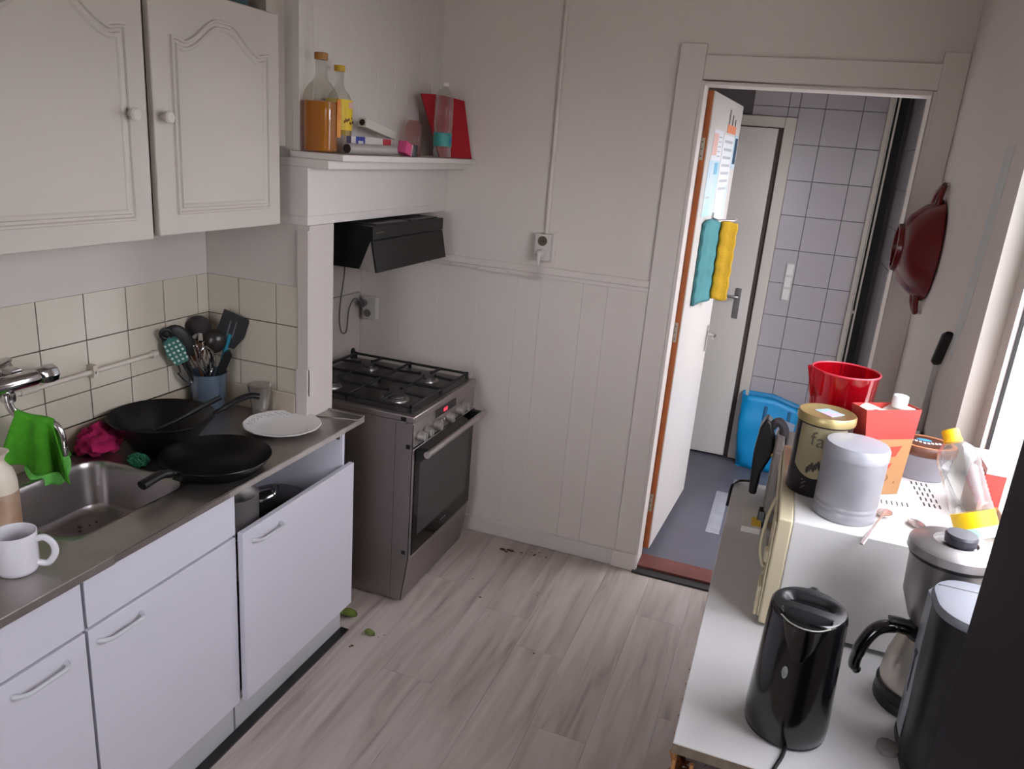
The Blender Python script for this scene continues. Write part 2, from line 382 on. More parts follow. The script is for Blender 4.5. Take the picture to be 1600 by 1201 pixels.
# ---- wall cupboard
def arch(y0, y1, z0, z1, rise, n=40):
    """cathedral panel outline in (y,z), counter-clockwise from bottom left"""
    out = [(y0,z0),(y1,z0)]
    for i in range(n+1):
        t = i/n; y = y1+(y0-y1)*t; a = abs(2*t-1)
        h = 0.5+0.5*cos(pi*min(1,max(0,(a-.10)/.66)))
        dip = -.10*math.exp(-((a-.80)/.10)**2)
        out.append((y, z1-rise+rise*(h+dip)))
    return out
def offset(poly, d):
    n = len(poly); out = []
    for i in range(n):
        a, b, c = Vector(poly[i-1]), Vector(poly[i]), Vector(poly[(i+1)%n])
        t1, t2 = (b-a), (c-b)
        if t1.length < 1e-6 or t2.length < 1e-6: out.append(tuple(b)); continue
        n1 = Vector((-t1.y,t1.x)).normalized(); n2 = Vector((-t2.y,t2.x)).normalized(); m = (n1+n2)
        m = m/max(.3,m.length_squared/2) if m.length > .01 else n1
        out.append(tuple(b+m*d))
    return out
wcab = thing('wall_cupboard', 'white wall cupboard with two arched panel doors above the sink', 'cupboard', (.18,-1.68,1.547))
mb = MB()
mb.box(.012,.358,-2.205,-2.187,1.547,2.165).box(.012,.358,-1.173,-1.155,1.547,2.165).box(.012,.358,-2.187,-1.173,1.547,1.563).box(.012,.358,-2.187,-1.173,2.147,2.165).box(.012,.02,-2.187,-1.173,1.563,2.147).box(.34,.358,-1.69,-1.66,1.563,2.147)
build('carcass', mb, CABU, wcab)
for a,b,z0,xk,kn in ((-2.205,-1.682,1.544,.3785,-1.745),(-1.664,-1.155,1.551,.3815,-1.638)):
    dr = build('door', B(xk-.0195,xk,a,b,z0,2.167), CABU, wcab, bevel=.003)
    A = arch(a+.075,b-.063,z0+.062,2.10,.062)
    rings = []
    for d,h in ((-.010,.0002),(-.008,.0060),(-.003,.0060),(.000,.0012),(.006,.0012),(.009,.0062),(.013,.0058),(.019,.0004)):
        rings.append([(xk+h,y,z) for y,z in offset(A,d)])
    build('panel_moulding', MB().loft(rings, cap1=False), CABU, dr, smooth=50)
    build('knob', MB().lathe([(.006,0),(.006,.012),(.011,.016),(.0155,.021),(.016,.027),(.012,.032),(.003,.034)],(xk,kn,1.85),18,axis='x'), CREAMW, dr)
tag(build('storage_tub', MB().loft([rrect(.06,.352,-1.50,-1.235,.03,2.1655),rrect(.05,.356,-1.51,-1.225,.035,2.27),rrect(.05,.356,-1.51,-1.225,.035,2.275),rrect(.058,.348,-1.502,-1.233,.03,2.274),rrect(.07,.34,-1.49,-1.245,.02,2.175)]), mat('dark_teal_plastic',(16,58,66),.4), loc=(.2,-1.37,2.1655)), 'dark teal tub lying on top of the wall cupboard', 'tub')

# ---- worktop with sink
ct = thing('worktop', 'long stainless steel worktop with a pressed sink bowl and cream upstand', 'worktop', (.29,-2.0,.846))
SX0,SX1,SY0,SY1 = .088,.452,-2.065,-1.668
mb = MB()
zb = .846
mb.box(.008,.581,-3.3,SY0,zb,CT).box(.008,SX0,SY0,SY1,zb,CT).box(SX1,.581,SY0,SY1,zb,CT).box(.008,.581,SY1,T0-.008,zb,CT).box(.431,.581,T0-.008,-.9412,zb,CT)
build('slab', mb, STEEL, ct, bevel=.0018)
build('raised_edge', MB().prism([(.431,-1.030),(.581,-.985),(.581,-.9412),(.431,-.9412)],'z',CT,CT+.004).box(.431,.581,-.951,-.9412,CT,CT+.008).box(.574,.581,-3.3,-.951,CT,CT+.0022), STEEL, ct, bevel=.0015)
def sring(ins, rad, z): return rrect(SX0+ins,SX1-ins,SY0+ins,SY1-ins,rad,z)
rings = [sring(-.006,.006,CT+.0006), sring(.004,.062,CT+.0006), sring(.007,.06,CT-.004), sring(.011,.058,CT-.02), sring(.018,.055,CT-.13), sring(.026,.05,CT-.147), sring(.045,.04,CT-.153), sring(.15,.02,CT-.158)]
bo = build('sink_bowl', MB().loft(rings), SINK, ct, smooth=60)
build('waste', MB().lathe([(.028,0),(.03,.002),(.022,.003),(.016,-.002),(.004,-.002)],(.25,-1.93,CT-.1575),20), CHROME, bo)
up = MB().box(.0082,.018,-3.3,T0-.022,CT,.945).box(.0082,.380,T0-.020,T0-.0085,CT,.953)
build('upstand', up, mat('cream_upstand', (176,164,148), .45, var=.08), ct, bevel=.003)
fb = MB()
for k in range(110):
    x, y = min(.385,max(.16,random.gauss(.29,.055))), min(-1.74,max(-2.0,random.gauss(-1.86,.07))); s_ = random.uniform(.002,.006); fb.ball((x,y,CT-.153+s_*.5),(s_,s_*.8,s_*.5),6,4)
o = build('food_scraps', fb, mat('food_scraps', (120,96,58), .8, rgb2=(46,34,24), vscale=120), loc=(.27,-1.85,CT-.153)); o['kind'] = 'stuff'; tag(o, 'brown food scraps left in the bottom of the sink', 'scraps')

# ---- base cupboards
def bar_handle(y0,y1,x,z,par):
    p = [(x,y0,z-.004),(x+.012,y0+.004,z-.002),(x+.024,y0+.014,z),(x+.026,y0+.022,z),(x+.026,y1-.022,z),(x+.024,y1-.014,z),(x+.012,y1-.004,z-.002),(x,y1,z-.004)]
    mb = MB().tube(p, [.0075,.006,.0055,.005,.005,.0055,.006,.0075], 10)
    return build('handle', mb, mat('pale_handle', (196,196,202), .35), par, smooth=60)
PLN = mat('plinth_grey_white', (190,190,192), .5)
units = [(-2.655,-2.1455,'white sink cupboard nearest the camera, under the mug','near'),(-2.1365,-1.6285,'white sink cupboard with closed door under the sink bowl','mid'),(-1.6205,-1.013,'white end cupboard with a dropped door and missing drawer front showing pans','end')]
for i,(a,b,lab,_) in enumerate(units):
    c = thing('base_cupboard', lab, 'cupboard', (.28,(a+b)/2,.0), 'white base cupboards under the worktop')
    zt_ = .8455
    mb = MB().box(.02,.543,a,a+.016,.125,zt_).box(.02,.543,b-.016,b,.125,zt_).box(.02,.543,a+.016,b-.016,.125,.141).box(.02,.026,a+.016,b-.016,.141,zt_)
    if i == 2: mb.prism([(.03,-1.0725),(.435,-1.0725),(.5425,-1.0295),(.5425,-1.029),(.43,-1.0645),(.03,-1.0645)],'z',.142,zt_)
    build('carcass', mb, CAB, c, bevel=.0008)
    if i < 2:
        f_ = build('drawer_front', B(.5445,.563,a,b,.7095,.8445), CAB, c, bevel=.0015)
        d_ = build('door', B(.5445,.563,a,b,.1255,.7010), CAB, c, bevel=.0015)
        y0 = -2.112 if i else -2.328
        bar_handle(y0,y0+.128,.563,.664 if i else .6635,d_)
        build('rail', B(.532,.543,a+.016,b-.016,.66,.8455), mat('cupboard_gap', (120,116,118), .7), c)
    else:
        d_ = build('door', B(.5665,.5855,-1.6245,-1.0165,.135,.7155), CAB, c, bevel=.0015, label='white door hanging low in front of the carcass')
        bar_handle(-1.578,-1.450,.5855,.676,d_)
        build('shelf', B(.03,.52,a+.017,-1.08,.512,.528), CAB, c)
        build('runner', B(.08,.535,b-.026,b-.0165,.80,.818), mat('runner_brown',(70,60,58),.5,.4), c)
    build('plinth', B(.50,.535,a,b,0,.124), PLN, c, bevel=.001)
struct('trim_10', B(.536,.572,-2.9,-1.008,0,.007), mat('black_floor_trim', (24,22,24), .45, var=.3, vscale=60), bevel=.002)
# pans inside the end cupboard
def cookpot(name, c, rr, h, m, lab, loops=True, lid=False, rot=0):
    t = thing(name, lab, 'pan', c)
    build('body', MB().lathe([(rr*.9,0),(rr*.97,.006),(rr,.02),(rr,h-.003),(rr*1.03,h),(rr*1.01,h+.001),(rr*.97,h-.004),(rr*.96,.01),(.002,.006)],c,36), m, t, smooth=40)
    if lid:
        zl = c[2]+h+.0015
        ld = build('lid', MB().lathe([(rr*1.01,0),(rr*1.01,.004),(rr*.9,.012),(rr*.5,.022),(.004,.027)],(c[0],c[1],zl),36), m, t)
        build('knob', MB().tube(Bz([(c[0]-.0,c[1]-.018,zl+.026),(c[0],c[1]-.016,zl+.045),(c[0],c[1],zl+.052),(c[0],c[1]+.016,zl+.045),(c[0],c[1]+.018,zl+.026)],4),.005,8), CHROME, ld)
    if loops:
        for s_ in (0,pi):
            a = rot+s_; d = Vector((cos(a),sin(a),0)); e = Vector((-sin(a),cos(a),0)); p = Vector(c)+Vector((0,0,h*.8))
            build('handle', MB().tube(Bz([p+d*rr*.98-e*.035,p+d*(rr+.012)-e*.034+Vector((0,0,.005)),p+d*(rr+.042)-e*.024+Vector((0,0,.014)),p+d*(rr+.048)+Vector((0,0,.016)),p+d*(rr+.042)+e*.024+Vector((0,0,.014)),p+d*(rr+.012)+e*.034+Vector((0,0,.005)),p+d*rr*.98+e*.035],4),.0048,8), CHROME, t)
    return t
cookpot('stock_pot', (.392,-1.478,.5285), .112, .098, POTST, 'wide steel stock pot at the bottom of the pan stack in the open cupboard', rot=.6)
cookpot('saucepan', (.425,-1.470,.6295), .078, .115, POTST, 'small polished steel pan stacked on top in the open cupboard', rot=.78)
cookpot('casserole', (.385,-1.205,.5285), .105, .075, mat('dark_enamel',(52,50,52),.4), 'dark lidded casserole with a chrome loop knob in the open cupboard', lid=True, rot=.2)

# ---- stove
SXF, SY0_, SY1_ = .686, -.7536, -.1476
st = thing('gas_stove', 'free-standing stainless steel gas stove with black oven door beside the panelled wall', 'stove', (.36,-.45,0))
build('body', MB().prism([(.05,.012),(.625,.012),(.655,.214),(.655,.800),(.05,.800)],'y',SY0_+.001,SY1_-.001), STOVE, st, bevel=.002)
build('side_seam', MB().prism([(.612,.014),(.660,.014),(.6845,.214),(.6845,.795),(.612,.795)],'y',SY0_-.0012,SY0_+.002), STOVE, st)
build('seam_gap', MB().prism([(.6575,.014),(.6605,.014),(.6875,.214),(.6875,.795),(.6845,.795),(.6845,.2155)],'y',SY0_-.0018,SY0_+.001).box(.6105,.6120,SY0_-.0012,SY0_+.001,.014,.795), mat('seam_shadow',(22,20,20),.6), st)
build('foot', MB().box(.08,.12,SY0_+.04,SY0_+.08,0,.012).box(.08,.12,SY1_-.08,SY1_-.04,0,.012).box(.58,.62,SY0_+.04,SY0_+.08,0,.012).box(.58,.62,SY1_-.08,SY1_-.04,0,.012), BLACK, st)
tp = build('top_plate', B(.045,.691,SY0_-.003,SY1_+.003,.8005,.829), STOVE, st, bevel=.005)
build('hob_tray', B(.07,.668,SY0_+.022,SY1_-.022,.829,.8315), mat('dark_hob_enamel', (34,30,29), .28, var=.3, vscale=6), st, bevel=.001)
build('hinge_post', MB().lathe([(.012,0),(.012,.03),(.009,.045),(.002,.05)],(.066,SY1_-.03,.829),12), BLACK, st)
build('hinge_post', MB().lathe([(.012,0),(.012,.03),(.009,.045),(.002,.05)],(.066,SY0_+.03,.829),12), BLACK, st)
for (x,y,rr) in ((.225,-.61,.036),(.225,-.295,.030),(.525,-.30,.036),(.525,-.61,.048)):
    bn = build('burner', MB().lathe([(rr*1.25,0),(rr*1.2,.006),(rr*.95,.008),(rr*.95,.012),(rr*.5,.012)],(x,y,.8313),24), mat('burner_alloy',(150,146,142),.35,.9), st)
    build('cap', MB().lathe([(rr*.9,0),(rr*.95,.003),(rr*.9,.008),(rr*.3,.010),(.002,.010)],(x,y,.8434),24), mat('burner_cap',(62,60,60),.4,.3), bn)
for y0,y1 in ((SY0_+.028,-.4515),(-.4495,SY1_-.028)):
    mb = MB(); z = .855; x0,x1 = .082,.656; ym = (y0+y1)/2
    for a,b in (((x0,y0,z),(x1,y0,z)),((x1,y0,z),(x1,y1,z)),((x1,y1,z),(x0,y1,z)),((x0,y1,z),(x0,y0,z))): mb.tube([a,b],.006,6)
    mb.tube([((x0+x1)/2,y0,z),((x0+x1)/2,y1,z)],.006,6)
    for xc in (.225,.525):
        for a,b in (((xc,y0),(xc,ym-.038)),((xc,y1),(xc,ym+.038)),((xc-.145,ym),(xc-.038,ym)),((xc+.13,ym),(xc+.038,ym))):
            mb.tube([(a[0],a[1],z),(b[0],b[1],z+.005)],.0058,6)
            mb.ball((b[0],b[1],z+.006),(.007,.007,.009),6,4)
    for x in (x0,x1,(x0+x1)/2):
        for y in (y0,y1): mb.box(x-.007,x+.007,y-.007 if y > ym else y-.0,y+.0 if y > ym else y+.007,.8317,z+.008)
    build('pan_support', mb, IRON, st)
# control panel, knobs, display
cp = build('control_panel', MB().prism([(.660,.700),(.688,.700),(.684,.7995),(.660,.7995)],'y',SY0_,SY1_), STOVE, st, bevel=.0015)
build('display', MB().prism([(.6845,.762),(.6875,.762),(.6863,.795),(.684,.795)],'y',-.553,-.352), mat('display_black',(20,16,18),.2), cp)
dm = mat('display_red', (255,60,84), .5, emit=1.6)
ds = MB()
for k in range(4):
    for j in range(2):
        y = -.478+k*.0085+(.003 if k > 1 else 0); ds.box(.6870,.6880,y,y+.0055,.770+j*.008,.7765+j*.008)
build('digits', ds, dm, cp, label='glowing red clock digits')
for y in (-.700,-.645,-.556,-.437,-.332,-.277):
    kn = build('knob', MB().lathe([(.021,0),(.022,.004),(.0195,.012),(.018,.030),(.006,.032)],(.6865,y,.735),20,axis='x').box(.700,.722,y-.004,y+.004,.718,.752), mat('silver_knob',(168,164,160),.35,.6), cp, bevel=.001)
build('button', MB().lathe([(.008,0),(.008,.010),(.004,.012)],(.687,-.513,.742),12,axis='x').lathe([(.008,0),(.008,.010),(.004,.012)],(.687,-.487,.742),12,axis='x'), MC['silver_knob'], cp)
od = build('oven_door', B(.660,.690,SY0_,SY1_,.2165,.692), mat('steel_door_frame',(176,168,166),.42,1), st, bevel=.002)
build('glass', B(.690,.6935,SY0_+.016,SY1_-.006,.224,.690), mat('black_door_glass',(9,7,8),.1,spec=.25), od)
build('window', B(.6935,.6940,SY0_+.055,SY1_-.05,.30,.618), mat('oven_window',(58,56,56),.14,spec=.35), od)
build('air_gap', B(.655,.676,SY0_+.004,SY1_-.004,.690,.7005), BLACK, od)
hb = build('handle', MB().tube([(.742,SY0_+.015,.676),(.742,SY1_-.0,.676)],.0138,14), mat('bar_steel',(190,184,180),.3,1), od)
build('bracket', MB().prism([(.692,.690),(.692,.640),(.735,.662),(.744,.676),(.735,.690)],'y',SY0_+.018,SY0_+.05), BLACK, hb, bevel=.003)
build('bracket', MB().prism([(.692,.690),(.692,.640),(.735,.662),(.744,.676),(.735,.690)],'y',SY1_-.05,SY1_-.018), BLACK, hb, bevel=.003)
build('wordmark', MB().box(.6941,.6944,-.47,-.457,.262,.266).box(.6941,.6944,-.454,-.445,.262,.266).box(.6941,.6944,-.442,-.43,.262,.266).box(.6941,.6944,-.427,-.415,.262,.266), mat('faint_print',(150,146,144),.5), od)
dk = build('drawer', MB().prism([(.628,.013),(.6605,.013),(.672,.095),(.676,.100),(.690,.2135),(.658,.2135)],'y',SY0_,SY1_), mat('drawer_steel',(172,164,164),.42,1,var=.1,vscale=3), st, bevel=.001)
sp = MB()
for x,z in ((.668,.702),(.6655,.24)): sp.box(x-.008,x+.008,SY0_-.0045,SY0_-.001,z-.008,z+.008)
sp.box(.634,.656,SY0_-.0055,SY0_-.003,.806,.822)
build('plug', sp, BLACK, st)

# ---- extractor hood
hd = thing('extractor_hood', 'black angular extractor hood with pulled-out visor under the niche header', 'hood', (.24,-.45,1.366))
HB = mat('hood_black', (9,8,9), .5, spec=.3)
build('body', MB().prism([(.006,1.366),(.427,1.366),(.470,1.43),(.482,1.47),(.482,1.528),(.006,1.528)],'y',-.750,-.152), HB, hd, bevel=.002)
build('control_strip', B(.4825,.487,-.752,-.150,1.478,1.528), mat('hood_strip',(12,11,12),.4,spec=.3), hd, bevel=.001)
build('visor', MB().prism([(.478,1.474),(.486,1.476),(.508,1.361),(.500,1.359)],'y',-.752,-.150), mat('hood_visor',(16,13,12),.45,spec=.3), hd, bevel=.0015)
for y in (-.7515,-.1535):
    build('cheek', MB().prism([(.433,1.366),(.4775,1.473),(.4995,1.362)],'y',y,y+.003), mat('visor_cheek',(128,122,118),.5), hd, label='grey triangular cheek of the visor')
build('button', MB().box(.4871,.489,-.245,-.20,1.50,1.51), BLACK, hd)
build('name_strip', MB().box(.4871,.4877,-.73,-.67,1.502,1.506), mat('hood_print',(96,84,74),.4,.3), hd)
build('top_grille', MB().box(.30,.47,-.70,-.45,1.5285,1.533).box(.30,.47,-.42,-.18,1.5285,1.533), mat('hood_grille',(70,66,64),.4,.5), hd)
build('hanger', B(.20,.215,-.735,-.71,1.5285,1.5435), CHROME, hd)

# ================================================================== LEFT SIDE OBJECTS
# wall pipe
wp_ = thing('water_pipe', 'thin painted water pipe running along the kitchen tiles', 'pipe', (.022,-1.6,1.09))
PIPE = mat('painted_pipe', (198,188,176), .4)
build('tube', MB().tube([(.022,-2.6,1.098),(.022,-1.84,1.098),(.022,-1.345,1.102)],.0075,10).lathe([(.012,0),(.012,.02)],(.022,-1.36,1.1015),10,axis='y'), PIPE, wp_)
build('joint', MB().lathe([(.0105,0),(.0105,.05)],(.022,-1.83,1.098),12,axis='y'), PIPE, wp_)
build('clip', MB().box(.0072,.034,-1.598,-1.583,1.083,1.122).lathe([(.004,.03),(.004,.04)],(-.0,-1.59,1.1),6,axis='x'), PIPE, wp_)
# mixer tap
tp_ = thing('mixer_tap', 'chrome wall mixer tap with a curved swivel spout above the sink', 'tap', (.02,-1.93,1.13))
MX = (.078,1.152)
build('body', MB().lathe([(.020,0),(.0235,.01),(.0235,.25),(.020,.26)],(MX[0],-2.08,MX[1]),20,axis='y'), CHROME, tp_)
for y in (-2.04,-1.865):
    build('wall_coupling', MB().lathe([(.030,0.0),(.028,.012),(.017,.020),(.016,.06)],(.0072,y,MX[1]+.018),20,axis='x'), CHROME, tp_)
kb = build('knob', MB().lathe([(.019,0),(.026,.012),(.028,.035),(.026,.055),(.017,.060),(.002,.060)],(MX[0],-1.822,MX[1]),8,axis='y'), CHROME, tp_, bevel=.002)
build('cap', MB().lathe([(.008,0),(.008,.002)],(MX[0],-1.762,MX[1]),12,axis='y'), mat('tap_cap',(90,86,88),.3), kb)
build('lever', MB().tube(Bz([(.09,-2.0,1.172),(.075,-1.93,1.20),(.05,-1.875,1.208)],5),[.016]*10+[.013],12,flat=.6), CHROME, tp_)
SPT = Bz([(.078,-1.905,1.130),(.079,-1.905,1.095),(.088,-1.893,1.068),(.110,-1.872,1.052),(.138,-1.854,1.046),(.160,-1.842,1.034),(.172,-1.838,1.005),(.173,-1.838,.972)],6)
build('spout', MB().tube(SPT,.0105,14), CHROME, tp_)
build('aerator', MB().lathe([(.0125,0),(.0135,.004),(.0135,.022),(.0115,.024)],(.173,-1.838,.950),16), CHROME, tp_)
build('swivel_nut', MB().lathe([(.017,0),(.018,.006),(.018,.02),(.015,.024)],(.078,-1.905,1.106),16), CHROME, tp_)
# green cloth over the spout
def cloth_pt(u_, v_, extra=0):
    i = 11+u_*18; k = int(i); t = i-k; p = SPT[k].lerp(SPT[min(k+1,len(SPT)-1)], t)
    n_ = Vector((.66,-.75,0)); d = Vector((.75,.66,0)); rr = .0135+extra
    th = v_*2.6
    if abs(v_) < .34: q = p + n_*rr*sin(v_/.34*pi/2)*1.0 + Vector((0,0,rr*cos(v_/.34*pi/2)))
    else:
        dn = (abs(v_)-.34)/.66; ln = (.118+.035*u_ if v_ > 0 else .12-.03*u_)
        fold = (sin(u_*13+.6+.7*dn)*.020+abs(sin(u_*7.5+.4))*.016)*dn**.7
        q = p + n_*(rr if v_ > 0 else -rr*.9) + n_*(fold*(1 if v_ > 0 else .6)+.01*dn*(1 if v_>0 else -.4)) + Vector((0,0,-ln*dn)) + d*((u_-.55)*.075*dn)
    return q
GRN = mat('green_microfibre', (72,158,28), .95, var=.25, vscale=40, bump=.5, bscale=300)
GRL = mat('light_green_fibre', (112,200,92), .95, var=.15, vscale=40, bump=.5, bscale=300)
gc = build('cleaning_cloth', MB().grid(lambda u_,v_: cloth_pt(u_, v_*2-1), 30, 44), GRN, loc=(.12,-1.88,.86), solid=.003, smooth=180)
tag(gc, 'green microfibre cloth draped over the tap spout', 'cloth')
build('turned_corner', MB().grid(lambda u_,v_: Vector((.112,-1.842,.905))+Vector((.75,.66,0))*((2*u_-1)*.056*sqrt(max(.02,1-(.9*(2*v_-1))**2)))+Vector((0,0,(2*v_-1)*.062))+Vector((.66,-.75,0))*(.006*sin(u_*8+v_*3)-.012), 20, 16), GRL, gc, solid=.003, smooth=180, label='light green underside turned outwards')
# magenta cloth
def crump(seed, amp, sc):
    return lambda d: 1+amp*(1-abs(noise.noise(d*sc+Vector((seed,0,0)))*2.2))-amp*.6+amp*.5*noise.noise(d*sc*2.3+Vector((0,seed,0)))
tag(build('dishcloth', MB().ball((.078,-1.640,CT+.036),(.052,.060,.052),40,26,lambda d: crump(3,.42,1.6)(d)*(1 if d.z > -.55 else .55/max(.55,-d.z))), mat('magenta_cloth',(176,22,88),.95,var=.25,vscale=20,bump=.5,bscale=250), loc=(.078,-1.640,CT), smooth=60), 'crumpled magenta dishcloth lying behind the sink', 'cloth')
# soap bottle
SBX = (.250,-2.083)
sb = thing('soap_bottle', 'translucent white bottle with flared neck and brown liquid beside the sink', 'bottle', (*SBX,CT))
bpf = [(.036,0),(.041,.004),(.0415,.115),(.040,.130),(.034,.150),(.025,.162),(.020,.170),(.0195,.178),(.026,.192),(.031,.196),(.029,.197),(.018,.180)]
build('body', MB().lathe([(r_,z+.0) for r_,z in bpf],(*SBX,CT+.0005),36,cap=False), mat('milky_plastic',(214,204,186),.35), sb, smooth=50)
build('label_band', MB().lathe([(.0418,.004),(.0419,.098)],(*SBX,CT),36,cap=False), mat('brownish_liquid',(178,154,136),.3,rgb2=(150,116,84),vscale=12), sb)
# mug
MGX = (.452,-2.203)
mg = thing('mug', 'plain white mug standing at the front edge of the worktop', 'mug', (*MGX,CT))
CER = mat('white_ceramic', (218,216,222), .18)
build('body', MB().lathe([(.034,0),(.038,.002),(.0425,.012),(.0435,.094),(.0428,.0955),(.0405,.094),(.0395,.012),(.002,.008)],(*MGX,CT+.0005),40), CER, mg, smooth=50)
hd_ = Vector((.86,.51,0)); hc = Vector((*MGX,CT+.048))
build('handle', MB().tube(Bz([hc+hd_*.040+Vector((0,0,.030)),hc+hd_*.060+Vector((0,0,.033)),hc+hd_*.076+Vector((0,0,.016)),hc+hd_*.077+Vector((0,0,-.008)),hc+hd_*.062+Vector((0,0,-.029)),hc+hd_*.040+Vector((0,0,-.028))],5),.0062,10,flat=1.25), CER, mg, smooth=60)
# pans
pa = thing('frying_pan', 'deep black pan with a spatula in it, at the back against the tiles', 'pan', (.185,-1.492,CT))
PA = (.185,-1.495)
build('body', MB().lathe([(.085,0.0005),(.092,.002),(.115,.045),(.150,.090),(.1575,.099),(.1565,.1005),(.148,.092),(.112,.047),(.088,.006),(.002,.005)],(*PA,CT),56), NONST, pa, smooth=50)
a = radians(47); d = Vector((cos(a),sin(a),0)); p0 = Vector((*PA,CT+.09))
build('handle', MB().tube(Bz([p0+d*.150,p0+d*.185+Vector((0,0,.018)),p0+d*.225+Vector((0,0,.040)),p0+d*.265+Vector((0,0,.052)),p0+d*.292+Vector((0,0,.048))],5),[.010]*5+[.0135]*12+[.0145]*4,10,flat=.75), BLACK, pa, smooth=60)
pb = thing('frying_pan', 'shallow black frying pan in front, handle over the sink edge', 'pan', (.442,-1.555,CT))
PB = (.440,-1.555)
build('body', MB().lathe([(.115,0.0005),(.122,.002),(.150,.032),(.1590,.044),(.1582,.0455),(.148,.036),(.118,.006),(.002,.005)],(*PB,CT),56), mat('nonstick_worn',(10,9,9),.32,var=.4,vscale=9,spec=.4), pb, smooth=50)
a = radians(-93); d = Vector((cos(a),sin(a),0)); p0 = Vector((*PB,CT+.036))
build('handle', MB().tube(Bz([p0+d*.150,p0+d*.175+Vector((0,0,.010)),p0+d*.205+Vector((0,0,.018)),p0+d*.245+Vector((0,0,.014)),p0+d*.268+Vector((0,0,.010))],5),[.011]*5+[.0155]*12+[.0165]*4,10,flat=.8), BLACK, pb, smooth=60)
build('rivet_tab', MB().box(PB[0]-.012,PB[0]+.012,PB[1]-.162,PB[1]-.150,CT+.022,CT+.038), mat('tab_steel',(60,56,54),.4,.7), pb)
s1 = thing('spatula', 'black nylon spatula resting inside the deep back pan', 'spatula', (.22,-1.50,CT+.02))
build('blade', MB().grid(lambda u_,v_: Vector((.085,-1.55,CT+.022))+Vector((.74,.67,0))*(v_*.085)+Vector((-.67,.74,0))*((u_-.5)*(.075-.03*v_))+Vector((0,0,.004+.012*v_)), 6, 6), mat('nylon_black',(17,16,18),.5), s1, solid=.003)
build('shaft', MB().tube(Bz([(.146,-1.493,CT+.038),(.20,-1.445,CT+.07),(.25,-1.397,CT+.108),(.292,-1.352,CT+.138)],5),[.006]*8+[.0085]*8,8), MC['nylon_black'], s1)
# green scourer
mb = MB(); pts = []
for k in range(260):
    t = k*.42; d = Vector((sin(t*1.31)*cos(t*.77), sin(t*1.31)*sin(t*.77), cos(t*1.31))); pts.append(Vector((.252,-1.662,CT+.0235))+Vector((d.x*.036,d.y*.026,d.z*.020))*(.78+.22*sin(k*1.7)))
mb.tube(pts,.0022,4)
tag(build('scourer', mb, mat('green_scourer',(22,108,74),.7,var=.4,vscale=60), loc=(.252,-1.662,CT)), 'green mesh pan scourer lying between the two black pans', 'scourer')
# plate
pl = build('plate', MB().lathe([(.065,0.0005),(.07,.0),(.088,.006),(.126,.018),(.130,.0195),(.127,.0215),(.088,.010),(.070,.0065),(.002,.006)],(.405,-1.188,CT),72), mat('porcelain',(222,218,216),.15,), loc=(.405,-1.188,CT), smooth=50)
for v_ in pl.data.vertices:
    rr = sqrt(v_.co.x**2+v_.co.y**2)
    if rr > .1: k = 1+.007*cos(math.atan2(v_.co.y,v_.co.x)*12)*(rr-.1)/.03; v_.co.x *= k; v_.co.y *= k
tag(pl, 'white porcelain plate with a scalloped rim and faint blue sprigs', 'plate')
mb = MB()
for k in range(26):
    a = 1.9+1.9*k/26+.02*sin(k*5); rr = .107+.006*sin(k*2.1); mb.box(.405+rr*cos(a)-.003,.405+rr*cos(a)+.003,-1.188+rr*sin(a)-.002,-1.188+rr*sin(a)+.002,CT+.0160+(rr-.107)*.31,CT+.0168+(rr-.107)*.31)
build('sprig_print', mb, mat('blue_sprig',(168,170,182),.3), pl)
# drinking glass
gx = (.278,-1.022)
tag(build('drinking_glass', MB().lathe([(.026,0.0005),(.028,.002),(.031,.04),(.0425,.118),(.0415,.1185),(.0295,.04),(.025,.012),(.002,.011)],(.268,-1.128,CT),20,cap=False), clear('drinking_glass_mat',(242,241,240),.28,.06,body=.04,bodyrgb=(200,196,190)), loc=(.268,-1.128,CT), smooth=0), 'empty faceted drinking glass behind the white plate', 'glass')
# utensil holder
UX = (.079,-1.168)
uh = thing('utensil_jug', 'bluish clear plastic jug full of kitchen tools in the tiled corner', 'jug', (*UX,CT))
build('body', MB().lathe([(.053,0.0005),(.055,.002),(.064,.140),(.066,.142),(.063,.140),(.053,.006),(.002,.005)],(*UX,CT),36,cap=False), clear('bluish_plastic',(206,218,230),.2,.12,body=.55,bodyrgb=(116,136,158)), uh, smooth=50)
build('inner_sleeve', MB().lathe([(.046,.008),(.052,.09),(.048,.09),(.044,.012)],(*UX,CT),24), mat('sleeve_print',(96,112,136),.5,rgb2=(168,176,120),vscale=9), uh)
UL = Vector((*UX,CT+.02))
NY = MC['nylon_black']
def tool(name, label, base, tip, parts, cat='utensil'):
    t = thing(name, label, cat, base); b_, p_ = Vector(base), Vector(tip); z_ = (p_-b_).normalized(); vd = (Vector(cam.location)-p_).normalized()
    view = Vector((.70,-.72,.2)); x_ = z_.cross(view).normalized(); y_ = x_.cross(z_).normalized()   # flat side turned into the room
    M_ = Matrix((( x_.x,y_.x,z_.x,p_.x),(x_.y,y_.y,z_.y,p_.y),(x_.z,y_.z,z_.z,p_.z),(0,0,0,1)))
    K_ = 1.22; M_ = M_ @ Matrix.Diagonal((K_,K_,K_,1))
    for nm, fn, m in parts:
        mb = MB(); mb.X = M_; fn(mb, -(p_-b_).length/K_); build(nm, mb, m, t, smooth=50)
    return t
def shaft(r1, top=0): return lambda mb, b: mb.tube([(0,0,b),(0,0,top)], r1, 8)
blade_turner = lambda mb,b: mb.prism([(-.022,-.01),(.022,-.01),(.040,.03),(.042,.085),(-.034,.098),(-.038,.03)],'y',-.0015,.0015)
